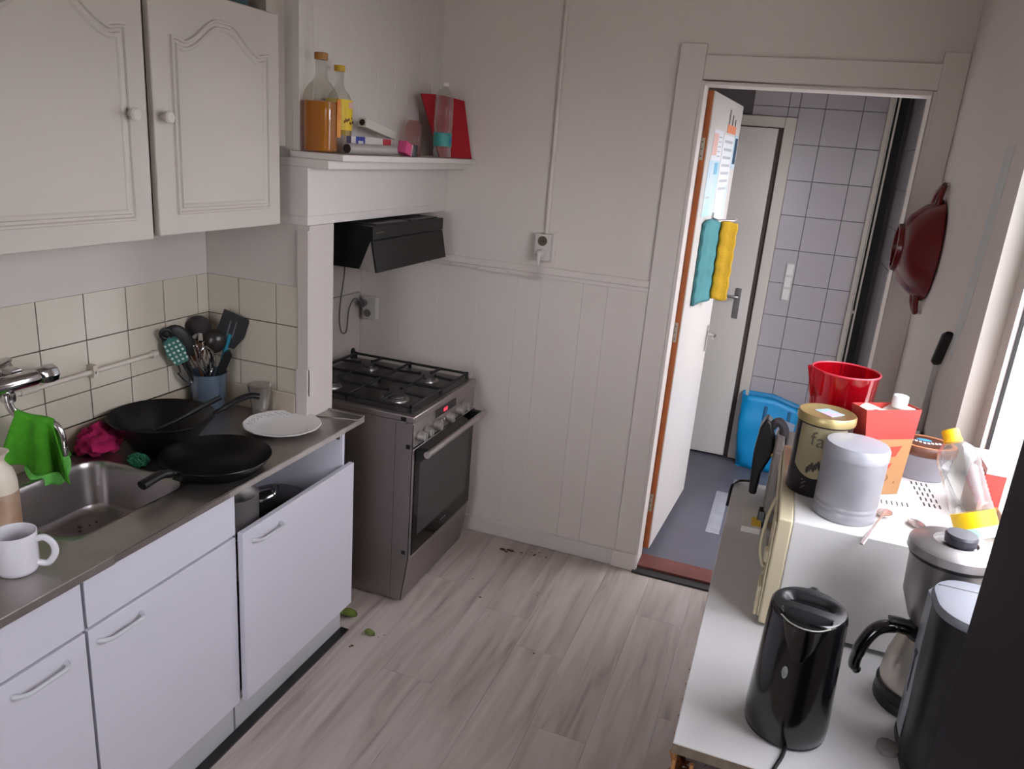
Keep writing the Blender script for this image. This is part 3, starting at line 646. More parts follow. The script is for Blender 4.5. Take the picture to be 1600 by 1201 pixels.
tool('turner', 'black slotted turner with a turquoise stem, right side of the utensil jug', (.075,-1.16,.885), (.125,-1.118,1.105), [('blade', blade_turner, NY), ('slot', lambda mb,b: mb.box(-.010,-.006,.0016,.0022,.02,.07).box(.006,.010,.0016,.0022,.02,.07), mat('slot_grey',(84,86,90),.4)), ('stem', shaft(.006,.03), mat('turquoise_plastic',(22,120,142),.4))])
tool('ladle', 'round black ladle standing in the utensil jug right of the whisk', (.07,-1.17,.885), (.090,-1.150,1.080), [('bowl', lambda mb,b: mb.ball((0,0,.03),(.034,.026,.036),16,10), mat('ladle_black',(34,30,28),.3)), ('stem', shaft(.005), NY)])
tool('serving_spoon', 'large black serving spoon at the back left of the utensil jug', (.075,-1.175,.885), (.052,-1.245,1.075), [('bowl', lambda mb,b: mb.ball((0,0,.045),(.040,.014,.056),16,10), NY), ('stem', shaft(.006), NY)])
tool('chrome_tool', 'chrome bell-shaped tool end sticking up from the utensil jug', (.078,-1.168,.885), (.050,-1.168,1.120), [('bell', lambda mb,b: mb.lathe([(.023,0),(.022,.004),(.015,.020),(.010,.036),(.004,.040)],(0,0,0),20), CHROME), ('stem', lambda mb,b: mb.tube([(-.012,0,b*.5),(-.013,0,0)],.003,6).tube([(.012,0,b*.5),(.013,0,0)],.003,6).tube([(0,0,b),(0,0,0)],.003,6), CHROME)])
tool('strainer', 'small dark wire strainer behind the chrome tool in the utensil jug', (.07,-1.15,.885), (.045,-1.160,1.125), [('mesh', lambda mb,b: mb.ball((0,0,.03),(.034,.024,.034),14,8), mat('strainer_mesh',(58,54,54),.4,.5,bump=.8,bscale=400)), ('stem', shaft(.004), NY)])
tool('wooden_spoon', 'brown wooden spoon in the middle of the utensil jug', (.085,-1.175,.885), (.060,-1.192,1.055), [('bowl', lambda mb,b: mb.ball((0,0,.024),(.026,.010,.030),14,8), mat('brown_wood',(96,60,34),.6,var=.3,vscale=30)), ('stem', shaft(.005), MC['brown_wood'])])
def masher(mb, b):
    pts = []
    for k in range(8): pts += [(-.050+.0130*k, .003*(k%2), .052 if k%2 else -.016), (-.050+.0130*k+.0075, .003*(k%2), .052 if k%2 else -.016)]
    mb.tube(pts,.0028,6).tube(Bz([(-.050,0,-.016),(-.034,-.004,-.055),(0,-.004,-.078),(.034,-.004,-.055),(.050,0,-.016)],4),.003,6)
tool('potato_masher', 'chrome wire potato masher at the front of the utensil jug', (.085,-1.17,.885), (.068,-1.222,1.050), [('wire_head', masher, CHROME), ('stem', shaft(.0035,-.07), CHROME)])
def wires(mb, b):
    for k in range(5):
        a = pi*k/5; pts = [(.024*sin(t)*cos(a)*(1 if t < pi else 1), .024*sin(t)*sin(a), .035-.045*cos(t)) for t in [pi*2*j/20 for j in range(21)]]
        mb.tube(pts,.0013,5)
tool('whisk', 'balloon whisk with thin wires at the front right of the utensil jug', (.085,-1.16,.885), (.096,-1.185,1.015), [('wires', wires, CHROME), ('stem', shaft(.005), CHROME)])
GD = mat('dotted_green',(58,110,100),.4)
def dots(mb, b):
    for i in range(4):
        for j in range(5): mb.ball((-.018+.012*i, .0075, .012+.014*j),(.0036,.0012,.0042),8,5)
tool('peeler', 'green white-dotted handle with a black hanging loop leaning left out of the jug', (.075,-1.185,.905), (.056,-1.262,1.060), [('handle', lambda mb,b: mb.prism([(-.017,0),(.017,0),(.026,.04),(.020,.075),(0,.088),(-.020,.075),(-.026,.04)],'y',-.006,.007), GD), ('dots', dots, mat('dot_white',(190,206,198),.4)), ('hanging_loop', lambda mb,b: mb.tube([(.013*cos(t),0,.098+.014*sin(t)) for t in [2*pi*k/12 for k in range(12)]],.0055,8,closed=True), BLACK), ('stem', shaft(.005), NY)])
tool('knife', 'black-handled knife leaning right out of the utensil jug', (.07,-1.17,.89), (.120,-1.138,1.03), [('handle', lambda mb,b: mb.prism([(-.009,-.05),(.009,-.05),(.013,.0),(.012,.04),(0,.05),(-.010,.04),(-.011,0)],'y',-.007,.007), BLACK), ('stem', shaft(.004,-.04), POTST)])

# ---- niche socket, plug and cords
ns = thing('wall_socket', 'white double wall socket inside the niche above the stove', 'socket', (.07,-.01,1.0))
SOC = mat('socket_white',(206,202,196),.35)
build('box', MB().box(.030,.105,-.045,-.0105,.995,1.105), SOC, ns, bevel=.004)
build('outlet', MB().lathe([(.019,0),(.019,-.004),(.016,-.004),(.016,.004)],(.060,-.046,1.025),18,axis='y'), mat('socket_shade',(120,112,106),.5), ns)
pg = build('power_plug', MB().lathe([(.019,0),(.019,.02),(.012,.036),(.006,.045)],(.055,-.093,1.078),14,axis='y').tube(Bz([(.055,-.088,1.078),(.045,-.11,1.10),(.032,-.13,1.10),(.024,-.155,1.05),(.022,-.165,.965),(.022,-.185,.945),(.022,-.215,.96),(.022,-.232,1.02),(.022,-.225,1.10),(.03,-.21,1.22),(.035,-.205,1.366)],6),.0035,8), mat('grey_cord',(88,84,84),.5), loc=(.055,-.07,1.07), smooth=50)
tag(pg, 'grey plug with a looping cord hanging from the extractor hood', 'plug')
tag(build('cable', MB().tube([(.004,-.60,1.128),(.004,-.25,1.122),(.004,-.03,1.118)],.0035,6).tube([(.085,-.006,1.105),(.085,-.006,1.22),(.09,-.006,1.31)],.0035,6), mat('thin_cable',(150,144,140),.5), loc=(.01,-.3,1.1)), 'thin painted cable on the niche walls behind the stove', 'cable')
# ---- back wall conduit, socket and cable
cn = thing('cable_conduit', 'white vertical conduit pipe coming down the back wall', 'pipe', (.918,-.01,1.50))
build('tube', MB().tube([(.918,-.009,1.498),(.918,-.009,2.62)],.009,10), PAINT, cn)
bs = thing('wall_socket', 'white double wall socket under the conduit on the back wall', 'socket', (.915,-.02,1.39))
build('box', MB().box(.878,.952,-.045,-.0,1.382,1.497), SOC, bs, bevel=.004)
build('outlet', MB().lathe([(.021,-.0),(.021,-.003),(.018,-.003),(.018,.012),(.002,.012)],(.915,-.0455,1.468),20,axis='y'), mat('outlet_dark',(98,86,70),.5), bs)
build('pin_hole', MB().lathe([(.003,0),(.003,.001)],(.909,-.049,1.468),8,axis='y').lathe([(.003,0),(.003,.001)],(.921,-.049,1.468),8,axis='y'), BLACK, bs)
build('back_plate', B(.950,.965,-.010,-.0,1.372,1.51), PAINT, bs)
pcl = [(.913,-.075,1.40),(.913,-.078,1.37),(.915,-.06,1.335),(.912,-.03,1.312),(.90,-.027,1.301),(.80,-.027,1.302),(.60,-.027,1.307),(.44,-.027,1.312)]
wpg = build('power_plug', MB().lathe([(.0185,0),(.0185,-.018),(.014,-.036),(.008,-.04)],(.913,-.0455,1.415),16,axis='y').tube([(.913,-.078,1.418),(.913,-.078,1.39),(.913,-.077,1.37)],[.011,.009,.005],10).tube(Bz(pcl,5),.0035,8), mat('white_cord',(206,202,196),.4), loc=(.913,-.05,1.41), smooth=50)
tag(wpg, 'white plug in the back wall socket, its cord running along the dado rail', 'plug')
mb = MB()
for x in (.885,.755,.615,.475): mb.box(x-.004,x+.004,-.032,-.0222,1.300+(.9-x)*.022,1.312+(.9-x)*.022)
build('clip', mb, SOC, wpg)

# ================================================================== ON THE MANTEL SHELF
SZ = 1.7807
PET = clear('clear_pet',(236,236,234),.2,.1,body=.10,bodyrgb=(190,188,188))
def oilbottle(nm, lab, c, hgt, wx, fill, oil, capm, labelfn=None, sq=.55):
    t = thing(nm, lab, 'bottle', (*c,SZ))
    def ring(rr,z,sqf):
        out = []
        for i in range(32):
            a = 2*pi*i/32; e = 2/(2+2.5*sqf); x = abs(cos(a))**e*(1 if cos(a) > 0 else -1); y = abs(sin(a))**e*(1 if sin(a) > 0 else -1)
            out.append((c[0]+rr*x, c[1]+rr*y, SZ+z))
        return out
    H = hgt; prof = [(.86,0.0005,sq),(.97,.006,sq),(1,.014,sq),(.955,.034,sq),(1,.040,sq),(1,H*.57,sq),(.93,H*.62,sq*.8),(.74,H*.68,.3),(.50,H*.73,0),(.39,H*.77,0),(.36,H*.82,0),(.36,H*.955,0)]
    build('body', MB().loft([ring(wx*k,z,s_) for k,z,s_ in prof],cap0=True,cap1=False), OPET, t, smooth=60)
    liq = [p for p in prof if p[1] < fill*H]; last = liq[-1]
    build('oil', MB().loft([ring(wx*k*.95,z+.002,s_) for k,z,s_ in liq]+[ring(wx*last[0]*.95,fill*H,last[2])],cap0=True), oil, t, smooth=60)
    build('cap', MB().lathe([(wx*.43,0),(wx*.45,.003),(wx*.45,H*.062),(wx*.40,H*.068),(.001,H*.068)],(*c,SZ+H*.932),20), capm, t)
    if labelfn: labelfn(t, ring)
    return t
OPET = clear('oil_pet',(240,240,236),.12,.08,body=.03,bodyrgb=(200,198,190))
OIL = clear('amber_oil',(255,170,10),.05,.1,body=.72,bodyrgb=(206,128,0))
OIL2 = clear('pale_oil',(250,222,80),.08,.1,body=.4,bodyrgb=(214,184,40))
def yl(t, ring):
    w_ = .040
    build('label', MB().loft([ring(w_*1.012,.075,.3),ring(w_*1.012,.172,.3)],cap1=False), mat('yellow_label',(226,196,20),.45,rgb2=(214,178,14),vscale=20), t, smooth=60)
    build('label_mark', MB().prism([(-.897,SZ+.145),(-.874,SZ+.145),(-.874,SZ+.165),(-.897,SZ+.165)],'x',.428+.0400,.428+.0410), mat('pale_mark',(214,168,160),.5), t)
    pm = MB(); random.seed(3)
    for k in range(10):
        y, z = -.917+.0055*k, SZ+.105+random.uniform(-.008,.012); pm.ball((.428+.0398-.004*((y+.893)/.03)**2, y, z),(.002,.0045,.005),8,5)
    build('picture', pm, mat('olive_picture',(150,84,30),.5,rgb2=(60,50,30),vscale=90), t)
def ol(t, ring):
    build('label', MB().box(.4952,.4962,-1.012,-.990,SZ+.05,SZ+.165), mat('orange_label',(216,110,34),.45,rgb2=(226,160,70),vscale=16), t)
oilbottle('oil_bottle', 'tall bottle of amber cooking oil with a brown cap at the left shelf end', (.446,-1.028), .300, .048, .52, OIL, mat('bronze_cap',(150,98,20),.4), ol, .6)
oilbottle('oil_bottle', 'slimmer oil bottle with a yellow label and yellow cap', (.428,-.893), .278, .040, .30, OIL2, mat('yellow_cap',(198,158,14),.4), yl, .2)
# rolls and boxes
def rollbox(nm, lab, c, ln, s_, ry, rz, m, ends=None, extra=None, cat='box'):
    """long carton lying along y"""
    M_ = Matrix.Translation(c) @ Matrix.Rotation(rz,4,'Z') @ Matrix.Rotation(ry,4,'X')
    t = thing(nm, lab, cat, c)
    mb = MB(); mb.X = M_; mb.box(-s_/2,s_/2,-ln/2,ln/2,0,s_); build('carton', mb, m, t, bevel=.001)
    if ends: mb = MB(); mb.X = M_; mb.lathe([(s_*.36,0),(s_*.36,.0012)],(0,-ln/2-.0013,s_/2),16,axis='y'); build('roll_end', mb, ends, t)
    if extra:
        for nm2,(x0,x1,y0,y1,z0,z1),m2 in extra: mb = MB(); mb.X = M_; mb.box(x0,x1,y0,y1,z0,z1); build(nm2, mb, m2, t)
    return t
WC = mat('white_card',(204,198,194),.6)
fr = MB().lathe([(.0175,-.16),(.0175,.16)],(.500,-.800,SZ+.0178),20,axis='y')
t = thing('foil_roll', 'pale grey foil roll with a dark open end along the shelf front', 'roll', (.500,-.800,SZ))
build('roll', fr, mat('foil_grey',(184,178,176),.4,.3), t)
build('core', MB().lathe([(.0145,0),(.0145,.001)],(.502,-0.9613,SZ+.0178),16,axis='y'), mat('core_dark',(40,24,22),.8), t)
rollbox('cling_film_box', 'blue and white cling film carton behind the foil roll', (.451,-.775,SZ+.0001), .31, .058, 0, 0, WC, extra=[('blue_print',(.0291,.0296,-.095,-.035,.030,.0578),mat('blue_print',(36,50,140),.5)),('navy_print',(.0291,.0296,-.155,-.125,.0,.0578),mat('navy_print',(30,28,60),.5)),('round_print',(.0297,.0301,-.08,-.048,.030,.044),WC),('red_print',(.0291,.0296,.09,.15,.028,.056),mat('red_print',(176,40,50),.5))])
rollbox('wrap_box', 'white wrap carton lying tilted on top of the cling film box', (.442,-.660,SZ+.074), .25, .030, radians(-8), radians(4), mat('ivory_card',(206,200,190),.6), ends=MC['core_dark'])
t = thing('pink_sponge', 'pink cleaning block leaning against the end of the foil roll', 'sponge', (.505,-.565,SZ))
mb = MB(); mb.X = Matrix.Translation((.505,-.565,SZ+.0275)) @ Matrix.Rotation(radians(-16),4,'X'); mb.box(-.018,.018,-.022,.022,-.021,.024)
build('block', mb, mat('pink_foam',(214,80,134),.7,var=.15,vscale=30), t, bevel=.003)
mb = MB(); mb.X = Matrix.Translation((.505,-.565,SZ+.0275)) @ Matrix.Rotation(radians(-16),4,'X'); mb.box(-.0185,.0185,.0222,.030,-.020,.023); build('pad', mb, mat('pale_pink_pad',(226,170,186),.8), t)
t = thing('spray_bottle', 'rosy clear bottle with a black cap standing left of the water bottle', 'bottle', (.452,-.40,SZ))
build('body', MB().lathe([(.030,.0005),(.032,.004),(.032,.115),(.020,.135)],(.440,-.37,SZ),24,cap=False), clear('rosy_plastic',(228,206,202),.15,.1,body=.08,bodyrgb=(190,110,116)), t, smooth=50)
tag(build('bottle_cap', MB().lathe([(.0195,.0003),(.021,.002),(.021,.040),(.019,.042),(.001,.042)],(.497,-.487,SZ),20), BLACK, loc=(.497,-.487,SZ)), 'black round bottle cap standing on the shelf front', 'cap')
t = thing('water_bottle', 'empty clear water bottle with a teal label in front of the red bag', 'bottle', (.517,-.262,SZ))
wb_ = [(.033,.0005),(.037,.004),(.037,.03),(.035,.036),(.037,.042),(.037,.10),(.035,.106),(.038,.115),(.038,.212),(.034,.238),(.024,.258),(.0145,.268),(.014,.278)]
build('body', MB().lathe(wb_,(.517,-.262,SZ),28,cap=False), PET, t, smooth=50)
build('label', MB().lathe([(.0378,.045),(.0378,.098)],(.517,-.262,SZ),28,cap=False), mat('teal_label',(44,132,128),.45,rgb2=(58,148,142),vscale=10), t)
build('label_mark', MB().lathe([(.0382,.055),(.0382,.082)],(.517,-.262,SZ),6,a0=-.25,a1=.3,cap=False), mat('blue_mark',(36,110,150),.45), t)
build('cap', MB().lathe([(.0155,0),(.0155,.012),(.001,.013)],(.517,-.262,SZ+.276),18), mat('white_cap',(214,210,206),.4), t)
t = thing('red_bag', 'flat red fabric bag standing at the right end of the shelf', 'bag', (.455,-.16,SZ))
def bagpt(u_,v_,s_):
    b_ = Vector((.462,-.170,0)).lerp(Vector((.540,-.008,0)),u_); t_ = Vector((.432,-.305,0)).lerp(Vector((.500,-.030,0)),u_)
    p = b_.lerp(t_,v_); return Vector((p.x+s_*(.004+.009*sin(pi*u_)*(1-v_*.6)), p.y-s_*.003, SZ+.0008+.240*v_+.005*sin(u_*4)*v_))
RB = mat('red_fabric',(176,16,34),.75,var=.15,vscale=12)
mb = MB().grid(lambda u_,v_: bagpt(u_,v_,1),14,10).grid(lambda u_,v_: bagpt(u_,v_,-1),14,10)
for s0 in (0,1): mb.grid(lambda u_,v_: bagpt(s0,v_,1-2*u_),2,10)
mb.grid(lambda u_,v_: bagpt(u_,0,1-2*v_),14,2); mb.grid(lambda u_,v_: bagpt(u_,1,1-2*v_),14,2)
build('body', mb, RB, t, smooth=50)

# ================================================================== HALL OBJECTS
t = thing('shopping_bag', 'big bright blue plastic shopping bag on the hall floor by the tiled wall', 'bag', (1.98,1.60,0))
BL = mat('blue_polypropylene',(4,150,214),.4,var=.18,vscale=5,bump=.5,bscale=12)
def bag(u_,v_):
    a = u_*2*pi; cx,cy = 1.995,1.665; wx,wy = .172+.018*v_, .075-.012*v_
    e = .42; x = abs(cos(a))**e*(1 if cos(a) > 0 else -1); y = abs(sin(a))**e*(1 if sin(a) > 0 else -1)
    p = Vector((cx+wx*x-.012*v_, cy+wy*y, .002+.475*v_-.05*v_*max(0,x)))
    k = noise.noise(Vector((x*2,y*2,v_*4)))*.02; return p+Vector((x*k,y*k*.6-.014*sin(v_*3)*(y < 0),0))
build('body', MB().grid(bag,48,14), BL, t, solid=.002, smooth=60)
build('base', MB().prism([(1.83,1.60),(2.16,1.60),(2.16,1.73),(1.83,1.73)],'z',.002,.006), BL, t)
HL = mat('blue_webbing',(10,96,140),.5)
for y,dz in ((1.588,-1),(1.742,-1)): build('handle', MB().tube(Bz([(1.95,y,.43),(1.955,y-.012 if y < 1.65 else y,.30),(2.02,y-.014 if y < 1.65 else y,.25),(2.085,y-.012 if y < 1.65 else y,.30),(2.09,y,.42)],5),.010,6,flat=.3), HL, t)
build('clear_panel', MB().prism([(2.03,.27),(2.13,.16),(2.135,.35),(2.04,.37)],'y',1.572,1.574), mat('grey_print',(150,160,180),.5), t)
# papers on the door leaf
def on_door(name, mb_fn, m, label=None, cat=None, group=None):
    mb = MB(); mb.X = KM; mb_fn(mb); o = build(name, mb, m, loc=(KM @ Vector((.034,.4,1.8))), smooth=0)
    if label: tag(o, label, cat, group)
    return o
PX = .0332
def paper(label, y0,y1,z0,z1, m, prints, d=0):
    o = on_door('paper_sheet', lambda mb: mb.box(PX+d,PX+d+.0012,y0,y1,z0,z1), m, label, 'paper', 'papers taped to the kitchen door')
    for k,(a,b,c,e,pm) in enumerate(prints):
        mb = MB(); mb.X = KM; mb.box(PX+d+.0013,PX+d+.0019,a,b,c,e); build('print', mb, pm, o, smooth=0)
    return o
PW = mat('paper_white',(220,222,226),.7); PBl = mat('paper_pale_blue',(168,206,220),.7,rgb2=(206,216,222),vscale=6); INK = mat('grey_ink',(178,180,182),.7); DKI = mat('dark_ink',(96,90,86),.7); OR = mat('orange_ink',(228,140,104),.7); NV = mat('navy_ink',(44,66,92),.7); PK = mat('pink_wash',(224,180,170),.7)
paper('white sheet with pink corner high on the kitchen door', .10,.33,1.86,1.985, PW, [(.11,.22,1.88,1.97,PK)]+[(.24,.31,1.875+.02*k,1.88+.02*k,INK) for k in range(5)])
paper('tall pale blue sheet on the hinge side of the kitchen door', .08,.34,1.62,1.858, PBl, [(.12,.2,1.70,1.706,INK),(.22,.3,1.80,1.85,mat('blue_wash',(120,176,204),.7))])
lst = paper('long white list in the middle of the kitchen door', .36,.66,1.585,1.975, PW, [(.40,.62,1.94-.035*k,1.952-.035*k,INK) for k in range(7)]+[(.60,.66,1.60,1.75,PBl)])
paper('small sheet with a dark blue picture by the free edge of the kitchen door', .67,.78,1.83,1.985, PBl, [(.69,.77,1.85,1.97,NV)])
paper('orange cut-out monster drawing with three stalks above the white list', .42,.66,1.985,2.02, OR, [(.43,.455,2.02,2.085,DKI),(.52,.545,2.02,2.065,DKI),(.61,.63,2.02,2.05,DKI)])
# towels hanging on the door
def towel(name, lab, y0,y1,x0,x1,zb,zt,m,sd):
    mb = MB(); mb.X = KM
    def P(u_,v_): 
        y = y0+(y1-y0)*u_; top = zt-.014*abs(2*u_-1)**2
        return Vector((x0+(x1-x0)*u_+.0025*sin(v_*34+sd)+.003*sin(u_*7), y, zb+(top-zb)*v_+.006*sin(u_*5+sd)))
    mb.grid(P,12,24); o = build(name, mb, m, loc=(KM @ Vector(((x0+x1)/2,(y0+y1)/2,zb))), solid=.012, smooth=60); return tag(o, lab, 'towel')
tw = towel('towel', 'teal quilted towel hanging on the kitchen door', .13,.40,.040,.066,1.225,1.605, mat('teal_towel',(72,134,138),.9,var=.2,vscale=10,bump=.6,bscale=120), .3)
tw2 = towel('towel', 'yellow quilted towel hanging beside the teal one', .39,.45,.076,.140,1.225,1.598, mat('yellow_towel',(184,144,8),.9,var=.2,vscale=10,bump=.6,bscale=120), 1.3)
tag(on_door('towel_hook', lambda mb: mb.box(.0332,.038,.345,.375,1.59,1.63).tube([(.036,.36,1.605),(.06,.37,1.598),(.13,.415,1.602),(.14,.42,1.612)],.004), CHROME), 'small chrome rail the towels hang from on the kitchen door', 'hook')
# light switches
t = thing('light_switch', 'white triple light switch on the grey hall tiles', 'switch', (1.94,HY-.012,1.08))
build('frame', B(1.915,1.965,HY-.016,HY-.0063,1.075,1.305), SOC, t, bevel=.003)
for k in range(3): build('rocker', B(1.920,1.960,HY-.021,HY-.016,1.082+.076*k,1.148+.076*k), mat('rocker_white',(222,220,218),.3), t, bevel=.003)
# tape on the hall floor
tag(build('tape_strip', B(1.76,1.83,.55,1.12,.0005,.003), mat('clear_tape',(160,160,168),.35,var=.2,vscale=12), loc=(1.79,.8,.0005)), 'greyish strip of tape stuck on the dark hall floor', 'tape')

# ================================================================== RIGHT SIDE
TZ = .88
tb = thing('side_table', 'white chipboard side table under the window carrying the kettle and microwave', 'table', (2.14,-1.475,0))
build('tabletop', B(1.888,2.396,-2.112,-.842,TZ-.020,TZ), mat('white_tabletop',(208,206,206),.45,var=.06,vscale=4), tb, bevel=.0025)
build('edge_band', B(1.888,2.396,-2.1135,-2.1121,TZ-.020,TZ-.001), mat('worn_chipboard_edge',(140,124,106),.7,var=.25,vscale=60), tb)
for x in (1.905,2.345):
    for y in (-1.70,-.895): build('leg', B(x,x+.045,y,y+.045,0,TZ-.020), WHITE, tb, bevel=.002)
build('lower_shelf', B(1.91,2.385,-2.05,-.87,.40,.418), WHITE, tb)
# wicker basket on the lower shelf
bk = thing('wicker_basket', 'brown wicker basket of laundry under the near corner of the side table', 'basket', (2.10,-1.93,.419))
WK = mat('wicker',(168,112,62),.7,var=.4,vscale=60); mb = MB()
bx0,bx1,by0,by1 = 1.895,2.33,-2.085,-1.72
for k in range(15):
    z = .43+.026*k; pts = []
    for (xa,ya,xb,yb) in ((bx0,by0,bx1,by0),(bx1,by0,bx1,by1),(bx1,by1,bx0,by1),(bx0,by1,bx0,by0)):
        n_ = 14
        for j in range(n_):
            t_ = j/n_; o_ = .006*(1 if (j+k)%2 else -1); nx, ny = (0,1) if ya == yb else (1,0)
            pts.append((xa+(xb-xa)*t_+nx*o_, ya+(yb-ya)*t_+ny*o_, z))
    mb.tube(pts,.008,5,closed=True,flat=1)
build('weave', mb, WK, bk)
mb = MB()
for j in range(15):
    for y in (by0,by1): x = bx0+(bx1-bx0)*j/14; mb.tube([(x,y,.42),(x,y,.825)],.0045,5)
    for x in (bx0,bx1): y = by0+(by1-by0)*j/14; mb.tube([(x,y,.42),(x,y,.825)],.0045,5)
build('stake', mb, mat('wicker_stake',(196,140,84),.7), bk)
build('base', B(bx0,bx1,by0,by1,.419,.428), WK, bk)
tag(build('laundry', MB().ball((2.11,-1.905,.73),(.19,.145,.10),36,18,crump(5,.3,2.2)), mat('pale_laundry',(196,190,190),.9,rgb2=(120,84,92),vscale=9), loc=(2.11,-1.905,.63)), 'pale crumpled laundry heaped in the wicker basket', 'laundry')

# kettle
KX = (2.070,-1.975)
kt = thing('kettle', 'glossy black electric kettle near the front corner of the side table', 'kettle', (*KX,TZ))
build('body', MB().lathe([(.068,.004),(.0715,.008),(.0725,.03),(.0685,.13),(.0650,.235),(.0635,.246),(.060,.249)],(*KX,TZ),56,cap=False), BLACKG, kt, smooth=50)
build('base', MB().lathe([(.066,.0),(.070,.002),(.070,.012),(.066,.0135)],(*KX,TZ+.0003),48), BLACK, kt)
# lid: tilted oval with a grip recess
LM = Matrix.Translation((*KX,TZ+.249)) @ Matrix.Rotation(radians(-97),4,'Z')
mb = MB(); mb.X = LM
def lidpt(u_,v_):
    a = 2*pi*u_; rr = .0602*v_; x, y = rr*cos(a), rr*sin(a); z = .006*(1-v_**3) - (.016*min(1,max(0,(x-.030)/.012)) if abs(y) < .040 else 0)
    g = math.exp(-(((x+.012)/.017)**4+(y/.036)**4)); return Vector((x,y,z-.030*g))
mb.grid(lidpt,96,44)
build('lid', mb, mat('kettle_lid',(24,24,27),.42,var=.5,vscale=40), kt, smooth=60)
mb = MB(); mb.X = LM; mb.add([(-.012+.0145*cos(t_),.0345*sin(t_),-.0085) for t_ in [2*pi*k/28 for k in range(28)]],[tuple(range(28))]); build('recess_shade', mb, mat('deep_black',(4,4,5),.8,spec=.1), kt)  # flat dark oval paints the shade inside the lid recess
sd = Vector((cos(radians(-97)),sin(radians(-97)),0)); sn = Vector((-sd.y,sd.x,0)); c0 = Vector((*KX,TZ))
mb = MB(); rings = []
for k in range(9):
    t_ = k/8; z = .175+.0745*t_; w_ = .014+.022*t_; out = .0005+.022*t_**1.6; base_r = .0665-.0030*t_
    rings.append([c0+sd*(base_r-.006)+sn*w_*1.1+Vector((0,0,z)), c0+sd*(base_r+out*.55)+sn*w_*.62+Vector((0,0,z)), c0+sd*(base_r+out)+Vector((0,0,z+.002*t_)), c0+sd*(base_r+out*.55)-sn*w_*.62+Vector((0,0,z)), c0+sd*(base_r-.006)-sn*w_*1.1+Vector((0,0,z))])
n5 = 5; vs_ = [p for q_ in rings for p in q_]; fs_ = [(j*n5+i,j*n5+i+1,(j+1)*n5+i+1,(j+1)*n5+i) for j in range(8) for i in range(4)]
mb.add(vs_, fs_); build('spout', mb, BLACKG, kt, solid=.0015, sub=1, smooth=180)
tp5 = rings[-1]
build('spout_rim', MB().tube(Bz(tp5,5),.0012,6), mat('pale_rim',(150,146,140),.3), kt)  # pale line along the spout rim
build('opening_shade', MB().add([p+Vector((0,0,-.004)) for p in tp5],[(0,1,2,3,4)]), mat('deep_black',(4,4,5),.8), kt)  # black sheet paints the shade between lid and spout lip
hp_ = -sd
build('handle', MB().tube(Bz([c0+hp_*.058+Vector((0,0,.232)),c0+hp_*.085+Vector((0,0,.228)),c0+hp_*.098+Vector((0,0,.19)),c0+hp_*.094+Vector((0,0,.11)),c0+hp_*.080+Vector((0,0,.06)),c0+hp_*.066+Vector((0,0,.05))],5),.012,10), BLACK, kt)
lv = MB(); lv.X = Matrix.Translation(c0+Vector((.0675*cos(radians(-110)),.0675*sin(radians(-110)),.148))) @ Matrix.Rotation(radians(-110),4,'Z')
lv.ball((0,0,0),(.0022,.0055,.0125),12,8); build('level_window', lv, mat('window_grey',(130,134,134),.2), kt, label='small grey water level window')
build('power_cord', MB().tube(Bz([(2.073,-2.044,TZ+.006),(2.068,-2.07,TZ+.005),(2.058,-2.10,TZ+.0045),(2.052,-2.122,TZ+.001),(2.050,-2.127,TZ-.04),(2.055,-2.126,TZ-.25)],6),.0035,8), BLACK, kt)

# microwave
mw = thing('microwave', 'white microwave with yellowed front seen from its side on the side table', 'microwave', (2.20,-1.42,TZ))
YEL = mat('yellowed_plastic',(202,190,160),.45,var=.05,vscale=6); MWW = mat('microwave_white',(216,214,212),.35)
MY0,MY1,MT = -1.668,-1.186,1.143
build('body', B(2.036,2.395,MY0,MY1,TZ+.012,MT), MWW, mw, bevel=.003)
build('front_frame', B(2.005,2.0355,MY0-.002,MY1+.002,TZ+.008,MT+.001), YEL, mw, bevel=.004)
build('door_panel', B(2.000,2.0045,MY0+.10,MY1-.004,TZ+.02,MT-.012), YEL, mw, bevel=.003)
build('door_window', B(1.9990,1.9998,MY0+.14,MY1-.05,TZ+.06,MT-.05), mat('dark_door_window',(40,36,34),.15), mw)
build('control_strip', B(2.000,2.0045,MY0+.004,MY0+.096,TZ+.02,MT-.012), YEL, mw, bevel=.002)
for z in (1.03,): build('knob', MB().lathe([(.018,0),(.018,-.006),(.012,-.008),(.001,-.008)],(2.0,MY0+.05,z),18,axis='x'), YEL, mw)
build('door_button', B(1.992,2.000,MY0+.02,MY0+.075,TZ+.012,TZ+.085), YEL, mw, bevel=.002)
for x in (2.03,2.36):
    for y in (MY0+.04,MY1-.06): build('foot', MB().lathe([(.012,0),(.012,.0125)],(x,y,TZ),12), BLACK, mw)
vm = MB()
for j in range(5):
    for i in range(4): vm.box(2.302+.011*i+.003*j,2.3055+.011*i+.003*j,-1.300-.032*j,-1.280-.032*j,MT,MT+.0004)
build('vent_slots', vm, mat('slot_shadow',(66,62,60),.8), mw, kind='stuff'); vm = MB()
for i in range(8): vm.box(2.20+.011*i,2.2025+.011*i,-1.47+.002*i,-1.447+.002*i,MT,MT+.0004)
build('vent_slots', vm, MC['slot_shadow'], mw, kind='stuff')
build('handle', MB().tube(Bz([(2.0,MY0+.16,MT-.02),(1.990,MY0+.14,MT-.05),(1.984,MY0+.12,MT-.09),(1.984,MY0+.11,MT-.13),(1.992,MY0+.10,MT-.16),(2.0,MY0+.10,MT-.17)],5),.004,8), YEL, mw)
